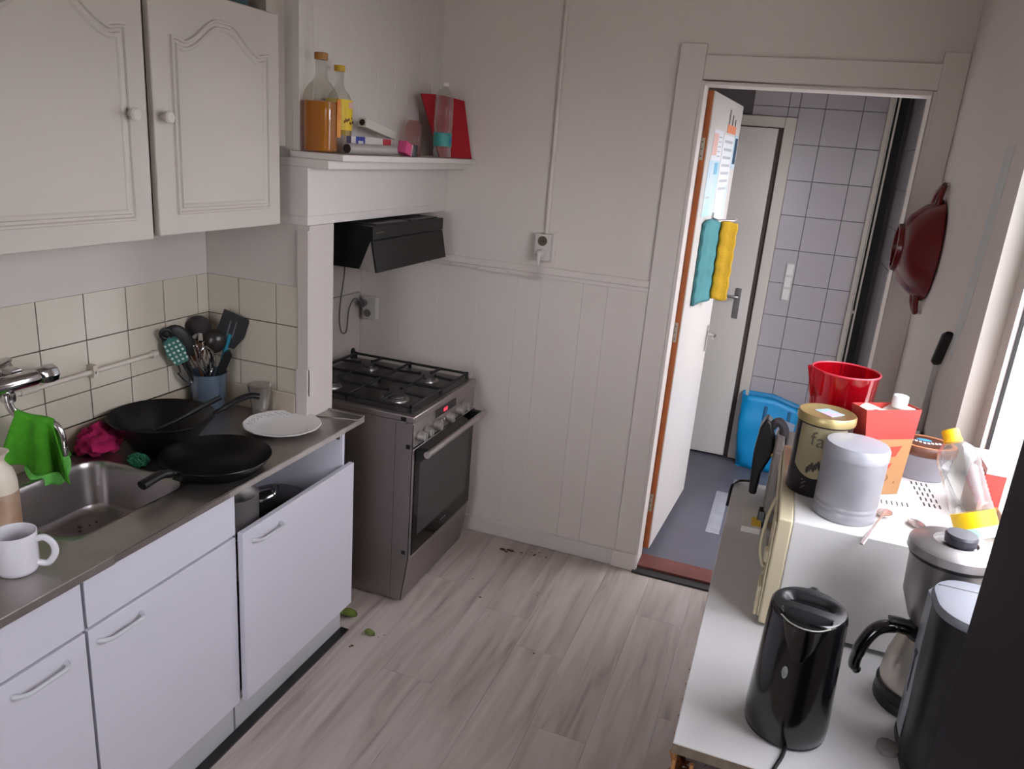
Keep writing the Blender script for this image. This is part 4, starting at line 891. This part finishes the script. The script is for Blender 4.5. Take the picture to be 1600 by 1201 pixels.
# canisters on the microwave
gcn = thing('canister', 'grey metal storage canister at the front edge of the microwave top', 'canister', (2.136,-1.572,MT))
GM = mat('grey_canister',(150,150,156),.38,.25)
GC = (2.136,-1.572)
build('body', MB().lathe([(.062,.0005),(.064,.003),(.064,.020),(.0625,.022),(.0625,.025),(.064,.027),(.064,.032),(.0625,.034),(.0625,.037),(.064,.039),(.064,.138)],(*GC,MT),56,cap=True), GM, gcn, smooth=40)
build('lid', MB().lathe([(.0652,.1382),(.0652,.158),(.062,.165),(.056,.166),(.001,.167)],(*GC,MT),56), mat('grey_lid',(158,158,166),.42,.2), gcn, smooth=40)
TNX = (2.073,-1.462)
tn = thing('tea_tin', 'tall gold and black tin with a gold lid behind the grey canister', 'tin', (*TNX,MT))
GOLD = mat('gold_lid',(170,152,104),.35,.55)
build('body', MB().lathe([(.058,.0005),(.060,.003),(.060,.170)],(*TNX,MT),48), mat('tin_black',(20,17,24),.35), tn, smooth=40)
mb = MB()
def tinpanel(u_,v_):
    a = radians(-146)+radians(104)*u_; lo = .046+.030*(u_-.45)**2*4-.0; return Vector((TNX[0]+.0603*cos(a),TNX[1]+.0603*sin(a),MT+lo+(.166-lo)*v_))
mb.grid(tinpanel,24,6); build('gold_panel', mb, mat('tin_gold',(158,148,116),.38,.35,var=.2,vscale=14), tn, smooth=60)
def on_tin(a,z,rx=0): return Matrix.Translation((TNX[0]+.0606*cos(a),TNX[1]+.0606*sin(a),MT+z)) @ Matrix.Rotation(a+pi/2,4,'Z') @ Matrix.Rotation(pi/2,4,'X')
text('lettering', 'a', .045, on_tin(radians(-96),.135), mat('tin_letter',(92,84,70),.4), tn)
text('lettering', 'f', .045, on_tin(radians(-112),.138), mat('tin_letter',(92,84,70),.4), tn)
fm = MB()
for k in range(9):
    a = radians(-112+4.0*k); p = Vector((TNX[0]+.0607*cos(a),TNX[1]+.0607*sin(a),MT+.064+.002*k)); fm.ball(p+Vector((0,0,.004*(k%3))),(.0035,.0035,.0085),6,5)
build('leaf_print', fm, mat('leaf_dark',(48,42,36),.4), tn)
lp = MB()
for k in range(7):
    a = radians(-118+3*(k%3)); lp.ball((TNX[0]+.0601*cos(a),TNX[1]+.0601*sin(a),MT+.018+.0035*k),(.002,.003,.0014),6,4)
build('small_print', lp, mat('small_print_grey',(130,124,130),.5), tn)
build('lid', MB().lathe([(.0625,.1702),(.0630,.173),(.0630,.186),(.0605,.190),(.055,.1895),(.052,.187),(.001,.187)],(*TNX,MT),48), GOLD, tn, smooth=40)
build('lid_sticker', MB().prism([(TNX[0]+x,TNX[1]+y) for x,y in ((-.028,.006),(.002,.034),(.036,.004),(.008,-.030))],'z',MT+.1872,MT+.188), mat('sticker_blue',(120,196,224),.5,rgb2=(226,160,184),vscale=60), tn)
# filter box
fbx = thing('filter_box', 'orange and red open carton tapering downwards behind the grey canister', 'box', (2.21,-1.40,MT))
A0,B0 = Vector((2.183,-1.440,MT+.0005)), Vector((2.262,-1.388,MT+.0005)); A1,B1 = Vector((2.152,-1.455,1.350)), Vector((2.273,-1.374,1.350))
dn = Vector((-.55,.835,0))*.052
def fp(u_,v_,w_): return (A0.lerp(B0,u_)).lerp(A1.lerp(B1,u_),v_)+dn*w_
OC = mat('box_orange',(168,122,80),.5,rgb2=(174,130,88),vscale=4); RC = mat('box_red',(186,60,54),.5)
def slab(v0,v1): 
    P_ = [fp(u_,v_,w_) for v_ in (v0,v1) for u_,w_ in ((0,0),(1,0),(1,1),(0,1))]; return MB().add(P_, [(0,1,5,4),(1,2,6,5),(2,3,7,6),(3,0,4,7)])
build('lower_carton', slab(0,.66).add([fp(0,0,0),fp(1,0,0),fp(1,0,1),fp(0,0,1)],[(0,1,2,3)]), OC, fbx, smooth=0)
build('upper_carton', slab(.66,1), RC, fbx, smooth=0, solid=.001)
mb = MB().add([fp(u_,.985,w_) for u_,w_ in ((.05,.08),(.95,.08),(.95,.92),(.05,.92))],[(0,1,2,3)]); 
mb = MB()
mb.grid(lambda u_,v_: fp(.06+.88*u_,.965+.022*sin(u_*9)+.018*sin(v_*5+u_*13),.08+.84*v_),16,8)
build('contents', mb, mat('filter_paper',(232,218,204),.8), fbx)
def fq(pts, nm, m, e=.0006): return build(nm, MB().add([fp(u_,v_,-e/.052*1.0) for u_,v_ in pts],[tuple(range(len(pts)))]), m, fbx, smooth=0)
fq([(.28,.56),(.80,.58),(.70,.455),(.28,.45)],'red_print',mat('print_coral',(176,70,54),.5))
fq([(.28,.365),(.66,.375),(.60,.315),(.28,.31)],'red_print',MC['print_coral'])
fq([(.34,.24),(.48,.24),(.48,.165),(.34,.165)],'cup_print',mat('cup_print_m',(160,92,56),.5))
fq([(.53,.235),(.60,.235),(.64,.205),(.60,.17),(.53,.17),(.58,.185),(.60,.205),(.58,.222)],'cup_print',mat('cup_line',(130,96,60),.5))
fq([(.36,.135),(.56,.14),(.52,.128),(.36,.122)],'cup_print',MC['cup_line']); fq([(.78,.155),(.83,.16),(.82,.135),(.77,.13)],'cup_print',MC['cup_line']); fq([(.36,.08),(.50,.083),(.50,.078),(.36,.075)],'cup_print',MC['cup_line'])
tag(build('bottle_cap', MB().lathe([(.016,0),(.017,.003),(.017,.026),(.015,.028),(.001,.028)],tuple(fp(.72,.99,.5)),18), mat('pale_cap',(214,220,222),.4), loc=tuple(fp(.72,.99,.5))), 'white screw cap lying on top of the open orange carton', 'cap')
# red jug
rj = thing('red_jug', 'transparent red plastic jug at the back of the microwave top', 'jug', (2.105,-1.285,MT))
RJ = (2.108,-1.285)
RP = clear('red_plastic',(238,64,80),.2,.08,body=.18,bodyrgb=(206,20,44))
build('body', MB().lathe([(.055,.0005),(.060,.004),(.068,.10),(.077,.245),(.0785,.250),(.076,.2495),(.066,.10),(.057,.008),(.002,.006)],(*RJ,MT),48,cap=False), RP, rj, smooth=50)
build('rim', MB().tube([(RJ[0]+.0775*cos(2*pi*k/40),RJ[1]+.0775*sin(2*pi*k/40),MT+.250) for k in range(40)],.0022,6,closed=True), mat('red_rim',(214,70,84),.3), rj)
a = radians(205); d = Vector((cos(a),sin(a),0)); p0 = Vector((*RJ,MT)); e_ = Vector((-d.y,d.x,0))
build('pour_lip', MB().add([p0+d*.072+e_*.03+Vector((0,0,.19)),p0+d*.074+e_*.032+Vector((0,0,.252)),p0+d*.100+Vector((0,0,.258)),p0+d*.074-e_*.032+Vector((0,0,.252)),p0+d*.072-e_*.03+Vector((0,0,.19)),p0+d*.078+Vector((0,0,.18))],[(0,1,2,5),(5,2,3,4)]), RP, rj, smooth=0)
# ice cream tub
it = thing('plastic_tub', 'clear plastic tub with a brown printed lid by the window reveal', 'tub', (2.328,-1.225,MT))
IT = (2.326,-1.222)
build('body', MB().lathe([(.058,.0005),(.061,.003),(.069,.062),(.0715,.064)],(*IT,MT),40,sy=.8,cap=False), clear('frosty_plastic',(222,222,232),.15,.15,body=.45,bodyrgb=(196,194,206)), it, smooth=50)
build('lid', MB().lathe([(.072,.0645),(.0735,.066),(.0735,.084),(.070,.088),(.060,.0875),(.001,.0875)],(*IT,MT),40,sy=.8), mat('brown_lid',(96,58,44),.35), it, smooth=40)
build('lid_band', MB().lathe([(.058,.0878),(.066,.0884),(.070,.0882)],(*IT,MT),40,sy=.8,cap=False), mat('caramel_band',(206,138,98),.4), it)
sc = MB()
for k in range(8): sc.box(IT[0]-.034+.009*k,IT[0]-.028+.009*k,IT[1]-.018+.004*abs(k-3.5),IT[1]-.006+.004*abs(k-3.5),MT+.0878,MT+.0884)
build('lid_lettering', sc, mat('lid_white',(226,226,226),.5), it); build('lid_mark', MB().ball((IT[0]-.002,IT[1]+.016,MT+.0878),(.018,.010,.0008),14,6), mat('lid_blue',(90,170,214),.4), it)
# leaning juice bottle
Jb = Vector((2.388,-1.590,1.172)); Jd = Vector((-.085,.085,.195)).normalized()
ju = thing('juice_bottle', 'clear ribbed bottle with a yellow cap and yellow label leaning by the window', 'bottle', tuple(Jb))
xq = Jd.cross(Vector((0,0,1))).normalized(); yq = xq.cross(Jd)
JM = Matrix(((xq.x,yq.x,Jd.x,Jb.x),(xq.y,yq.y,Jd.y,Jb.y),(xq.z,yq.z,Jd.z,Jb.z),(0,0,0,1)))
mb = MB(); mb.X = JM
pr = [(.036,0),(.040,.004),(.040,.072)]
for k in range(9): pr += [(.0405,.076+.0085*k),(.0385,.080+.0085*k)]
pr += [(.041,.158),(.0405,.172),(.035,.190),(.022,.205),(.0145,.210),(.0145,.216)]
mb.lathe(pr,(0,0,-.02),36,cap=False); build('body', mb, PET, ju, smooth=60)
mb = MB(); mb.X = JM; mb.lathe([(.0412,.012),(.0412,.062)],(0,0,-.02),36,cap=False); build('label', mb, mat('juice_label',(250,204,10),.45), ju)
mb = MB(); mb.X = JM; mb.lathe([(.0415,.008),(.0415,.030)],(0,0,-.02),36,cap=False); build('label_print', mb, mat('label_aqua',(206,232,226),.5,rgb2=(150,206,190),vscale=40), ju)
mb = MB(); mb.X = JM; mb.lathe([(.0175,.196),(.0185,.198),(.0185,.204),(.0172,.2045),(.0172,.222),(.015,.226),(.001,.226)],(0,0,-.012),24); build('cap', mb, mat('cap_yellow',(250,186,20),.4), ju)
# spoons
def spoon(c, d, lab, ln=.15, m=CHROME):
    d = Vector(d).normalized(); s_ = Vector((-d.y,d.x,0)).normalized(); t = thing('spoon', lab, 'spoon', tuple(c)); c = Vector(c)
    def P(u_,v_):
        y = (u_-.5)*2; x = (v_-.5)*2; k = sqrt(max(0,1-x*x)); return c+d*(-.024*x)+s_*(.0155*y*k)+Vector((0,0,.0075+.004*(y*y*k*k+x*x)-.004))
    build('bowl', MB().grid(P,12,14), m, t, solid=.0012, smooth=60)
    build('stem', MB().tube(Bz([c+d*.022+Vector((0,0,.0075)),c+d*.045+Vector((0,0,.008)),c+d*(ln*.7)+Vector((0,0,.006)),c+d*ln+Vector((0,0,.004))],4),[.0025]*8+[.0045]*5,8,flat=.4), m, t, smooth=60)
ROS = mat('rosy_steel',(206,190,188),.25,.8)
spoon((2.222,-1.535,MT),(-.30,-.95,0),'steel spoon lying over the front edge of the microwave top',.19,ROS)
spoon((2.283,-1.560,MT),(.35,-.9,0),'steel spoon lying half hidden behind the coffee maker lid',.10,ROS)
# carton on the sill
t = thing('carton', 'red-topped orange carton standing on the window sill behind the bottle', 'box', (2.424,-1.42,Z0+.0062))
build('lower_carton', B(2.404,2.444,-1.475,-1.335,Z0+.0065,Z0+.055), OC, t); build('upper_carton', B(2.404,2.444,-1.475,-1.335,Z0+.0552,Z0+.125), RC, t)
build('torn_top', MB().box(2.405,2.443,-1.474,-1.336,Z0+.1252,Z0+.138), mat('pink_torn',(236,190,190),.8), t)
# upright sandwich grill and booklet between table edge and microwave
gr = thing('sandwich_grill', 'grey and black sandwich grill standing on end beside the microwave', 'grill', (1.97,-1.02,TZ))
GP = mat('grill_grey',(140,134,130),.4,.3)
build('plate_half', B(1.984,2.010,-1.150,-.935,TZ+.018,TZ+.225), GP, gr, bevel=.006)
build('plate_half', B(2.013,2.040,-1.145,-.935,TZ+.018,TZ+.225), GP, gr, bevel=.006)
build('foot', MB().prism([(-1.165,TZ+.0003),(-1.13,TZ+.0003),(-1.115,TZ+.03),(-1.13,TZ+.05),(-1.150,TZ+.045)],'x',1.972,1.992), BLACK, gr, bevel=.003)
build('foot', MB().prism([(-.985,TZ+.0003),(-.94,TZ+.0003),(-.93,TZ+.03),(-.985,TZ+.03)],'x',1.985,2.03), BLACK, gr, bevel=.003)
build('handle', MB().prism([(1.936,TZ+.03),(1.958,TZ+.028),(1.962,TZ+.10),(1.985,TZ+.165),(1.984,TZ+.20),(1.966,TZ+.26),(1.95,TZ+.272),(1.936,TZ+.24),(1.930,TZ+.16)],'y',-1.01,-.945), BLACK, gr, bevel=.008, segs=3)
build('hinge_arm', MB().tube(Bz([(1.965,-.98,TZ+.24),(1.985,-.985,TZ+.262),(2.004,-.985,TZ+.24),(2.006,-.985,TZ+.20)],5),.013,10), mat('grill_dark_grey',(66,64,68),.35), gr)
build('dial', MB().tube([(1.993+.012*cos(t_),-1.035,TZ+.165+.018*sin(t_)) for t_ in [pi*k/10-.6 for k in range(12)]],.0035,8), mat('brass_ring',(206,176,110),.3,.5), gr)
build('power_cord', MB().tube(Bz([(1.952,-.95,TZ+.06),(1.945,-.90,TZ+.03),(1.91,-.86,TZ+.008),(1.892,-.88,TZ+.006),(1.884,-.92,TZ+.004),(1.881,-.95,TZ-.05)],6),.0045,8), BLACK, gr)
bkx = thing('booklet', 'small white box with a yellow patch lying flat beside the microwave', 'box', (1.955,-1.16,TZ))
mb = MB(); mb.X = Matrix.Translation((1.934,-1.215,TZ+.0005)) @ Matrix.Rotation(radians(2),4,'Z'); mb.box(0,.052,0,.13,0,.018); build('cover', mb, mat('booklet_white',(216,212,204),.6), bkx, bevel=.001)
mb = MB(); mb.X = Matrix.Translation((1.934,-1.215,TZ+.0005)) @ Matrix.Rotation(radians(2),4,'Z'); mb.box(.026,.051,.012,.07,.0181,.0186); build('yellow_patch', mb, mat('patch_yellow',(224,182,50),.6), bkx)

# coffee maker
cm = thing('coffee_maker', 'black and silver coffee maker with a round silver filter lid beside the window', 'coffee maker', (2.32,-1.88,TZ))
FX = (2.303,-1.800)
SIL = mat('silver_plastic',(150,146,146),.34,.85,var=.05); DKG = mat('dark_grey_plastic',(52,52,56),.35)
def dring(x0,x1,y0,y1,rad,z): return rrect(x0,x1,y0,y1,rad,z,8)
build('base', MB().loft([dring(2.262,2.392,-2.048,-1.86,.05,TZ+.0004),dring(2.260,2.394,-2.05,-1.858,.052,TZ+.004),dring(2.260,2.394,-2.05,-1.858,.052,TZ+.016),dring(2.264,2.39,-2.046,-1.862,.05,TZ+.020)],cap0=True).lathe([(.070,TZ+.0004),(.072,TZ+.004),(.072,TZ+.016),(.069,TZ+.0200)],(FX[0],FX[1],0),40), BLACK, cm, smooth=40)
build('tower', MB().loft([dring(2.262,2.392,-2.045,-1.895,.055,TZ+.0205),dring(2.256,2.394,-2.045,-1.893,.06,TZ+.17),dring(2.254,2.394,-2.046,-1.893,.06,TZ+.305)],cap0=True), mat('tower_dark',(24,23,25),.4), cm, smooth=40)
build('side_trim', MB().loft([[(2.259,-1.96,z),(2.2535-.004*k,-1.955,z),(2.2535-.004*k,-1.915,z),(2.268,-1.892,z)] for k,z in ((-1.2,TZ+.03),(-.3,TZ+.15),(0,TZ+.30))],cap0=True), mat('trim_silver',(150,152,160),.3,.4), cm)
build('tank_lid', MB().loft([dring(2.252,2.396,-2.048,-1.891,.061,TZ+.306),dring(2.251,2.397,-2.049,-1.890,.062,TZ+.312),dring(2.254,2.394,-2.046,-1.893,.06,TZ+.320),dring(2.262,2.386,-2.038,-1.901,.055,TZ+.322)],cap0=True), mat('tank_lid_grey',(116,118,126),.5), cm, smooth=40)
build('lid_seam', B(2.262,2.39,-1.931,-1.929,TZ+.322,TZ+.3226), DKG, cm)
build('filter_holder', MB().lathe([(.036,TZ+.175),(.044,TZ+.185),(.062,TZ+.235),(.0665,TZ+.315)],(*FX,0),48,sx=1.04), SIL, cm, smooth=40)
build('collar', MB().lathe([(.0675,TZ+.3155),(.069,TZ+.3165),(.069,TZ+.3225)],(*FX,0),48,sx=1.04), BLACK, cm)
fl_ = build('filter_lid', MB().lathe([(.072,TZ+.323),(.0735,TZ+.325),(.0725,TZ+.340),(.066,TZ+.346),(.038,TZ+.349),(.036,TZ+.350),(.033,TZ+.345),(.001,TZ+.345)],(*FX,0),56,sx=1.04), mat('brushed_silver',(140,136,135),.36,.7), cm, smooth=40)
build('knob', MB().lathe([(.022,TZ+.3455),(.026,TZ+.350),(.0275,TZ+.364),(.025,TZ+.368),(.001,TZ+.368)],(FX[0]+.006,FX[1]-.002,0),32), mat('knob_grey',(50,50,58),.35), fl_)
build('drip_stop', MB().lathe([(.012,TZ+.168),(.03,TZ+.176)],(*FX,0),20), BLACK, cm)
build('switch', MB().lathe([(.017,0),(.019,.002),(.019,.012),(.016,.014),(.001,.014)],(2.244,-1.966,TZ+.0003),20).box(2.236,2.262,-1.972,-1.958,TZ+.004,TZ+.012), mat('switch_smoke',(120,116,114),.25), cm)
build('scale_mark', MB().prism([(-1.952,TZ+.12),(-1.944,TZ+.125),(-1.938,TZ+.185),(-1.930,TZ+.19),(-1.935,TZ+.197),(-1.955,TZ+.20),(-1.945,TZ+.185)],'x',2.2530,2.2536), mat('mark_blue',(30,28,60),.5), cm)
# carafe
cf = thing('carafe', 'steel carafe with a black handle standing in the coffee maker', 'carafe', (*FX,TZ+.0205))
CZ = TZ+.0208
build('body', MB().lathe([(.066,.022),(.068,.03),(.064,.075),(.052,.118),(.046,.128)],(*FX,CZ),44,cap=False), mat('carafe_steel',(190,182,172),.28,.7), cf, smooth=40)
build('base', MB().lathe([(.068,0),(.071,.002),(.0715,.018),(.067,.022)],(*FX,CZ),44), BLACK, cf, smooth=40)
build('lid', MB().lathe([(.047,.1285),(.048,.136),(.040,.143),(.012,.145)],(*FX,CZ),36), BLACK, cf, smooth=40)
a = radians(196); d = Vector((cos(a),sin(a),0)); p0 = Vector((*FX,CZ))
build('handle', MB().tube(Bz([p0+d*.040+Vector((0,0,.136)),p0+d*.070+Vector((0,0,.142)),p0+d*.098+Vector((0,0,.134)),p0+d*.115+Vector((0,0,.108)),p0+d*.124+Vector((0,0,.074)),p0+d*.125+Vector((0,0,.050)),p0+d*.118+Vector((0,0,.040))],6),[.0125]*6+[.0145]*18+[.013]*8+[.011]*5,12,flat=.8), BLACKG, cf, smooth=60)
build('thumb_lever', MB().tube(Bz([p0+d*.035+Vector((0,0,.150)),p0+d*.06+Vector((0,0,.156)),p0+d*.08+Vector((0,0,.158))],4),.010,10,flat=.5), mat('lever_grey',(54,54,58),.35), cf, smooth=60)

# tall dark cupboard next to the camera
dc = thing('dark_cupboard', 'tall dark navy cupboard standing close by at the right', 'cupboard', (2.29,-2.70,0))
NVY = mat('dark_navy_paint',(15,15,27),.6,rgb2=(19,11,21),vscale=3,spec=.3)
build('carcass', B(2.192,2.395,-2.95,-2.452,.0,2.05), NVY, dc, bevel=.004)
build('door', B(2.170,2.191,-2.95,-2.448,.06,2.04), NVY, dc, bevel=.010, segs=4)
build('handle', MB().tube([(2.170,-2.90,1.15),(2.150,-2.90,1.15),(2.150,-2.90,1.30),(2.170,-2.90,1.30)],.005,8), BLACK, dc)

# red casserole hanging on the wall
rc = thing('hanging_casserole', 'dark red enamelled pan with two lugs hanging on the right wall', 'pan', (2.37,-.185,1.615))
RE = mat('red_enamel',(98,2,9),.25,spec=.45)
RC_ = (2.394,-.180,1.613)
build('body', MB().lathe([(.176,0),(.178,-.004),(.170,-.018),(.152,-.052),(.118,-.088),(.092,-.102),(.084,-.106),(.081,-.121),(.077,-.123),(.072,-.120),(.071,-.108),(.001,-.106)],RC_,56,axis='x'), RE, rc, smooth=40)
for s_ in (1,-1):
    z = RC_[2]+s_*.165
    build('lug', MB().tube(Bz([(2.372,RC_[1]-.042,z-.012*s_),(2.376,RC_[1]-.038,z+.026*s_),(2.386,RC_[1],z+.056*s_),(2.376,RC_[1]+.038,z+.026*s_),(2.372,RC_[1]+.042,z-.012*s_)],5),.0105,10), RE, rc, smooth=60)
build('hook', MB().tube([(2.3985,RC_[1],RC_[2]+.232),(2.385,RC_[1],RC_[2]+.232),(2.379,RC_[1],RC_[2]+.240)],.003,6), CHROME, rc)
# long-handled white tool on the wall
lt = thing('hanging_stick', 'white plastic stick with a black grip hanging by the window reveal', 'stick', (2.39,-.80,1.44))
build('grip', MB().tube(Bz([(2.388,-.842,1.443),(2.388,-.820,1.42),(2.388,-.775,1.355),(2.388,-.760,1.335)],4),[.010,.014]+[.0165]*9+[.012,.011],12,flat=.6), BLACK, lt, smooth=60)
build('grip_hole', MB().lathe([(.004,0),(.004,.001)],(2.374,-.828,1.432),10,axis='x'), CHROME, lt)
build('stick', MB().tube([(2.389,-.762,1.338),(2.390,-.752,1.24),(2.391,-.748,1.12)],[.008,.0085,.011],10,flat=.6), mat('pale_plastic_stick',(196,196,196),.4), lt)
build('flap', MB().prism([(-.79,.95),(-.705,.95),(-.715,1.11),(-.735,1.13),(-.760,1.13),(-.78,1.11)],'x',2.389,2.393), mat('pale_flap',(190,192,194),.5), lt)

# ---- small things on the floor
def leaf(c, s_, lab, col, rot):
    M_ = Matrix.Translation(c) @ Matrix.Rotation(rot,4,'Z'); mb = MB(); mb.X = M_
    mb.grid(lambda u_,v_: Vector(((u_-.5)*2*s_, (v_-.5)*2*s_*.75*sqrt(max(0,1-((u_-.5)*2)**2)), .002+.012*((v_-.5)*2)**2*s_/.03+.004*sin(u_*5))), 10, 8)
    tag(build('leaf_scrap', mb, mat(col[0],col[1],.7,var=.3,vscale=60), loc=c, solid=.001, smooth=60), lab, 'scrap')
leaf((.520,-.925,.001),.034,'round green leaf scrap on the floor against the end cupboard',('leaf_green',(104,124,40)),.4)
leaf((.656,-.996,.001),.022,'small olive leaf scrap lying out on the open floor',('leaf_olive',(112,122,60)),.2)
mb = MB(); random.seed(11)
for (x,y,s_,n_) in ((.901,-.140,.016,5),(.99,-.12,.006,6),(1.039,-.105,.006,8),(1.273,-.821,.008,1),(.941,-.560,.007,1),(.63,-1.089,.008,2),(.70,-.99,.004,3),(1.15,-.42,.004,2),(.85,-.45,.003,3)):
    for k in range(n_):
        px,py = x+random.gauss(0,.016 if n_ > 1 else 0), y+random.gauss(0,.012 if n_ > 1 else 0); q_ = s_*random.uniform(.5,1)
        mb.ball((px,py,q_*.28),(q_,q_*.6,q_*.28),7,5)
o = build('floor_crumbs', mb, mat('brown_crumbs',(88,58,38),.8), loc=(.9,-.3,0)); o['kind'] = 'stuff'; tag(o, 'brown crumbs and dirt specks scattered over the floor', 'crumbs')
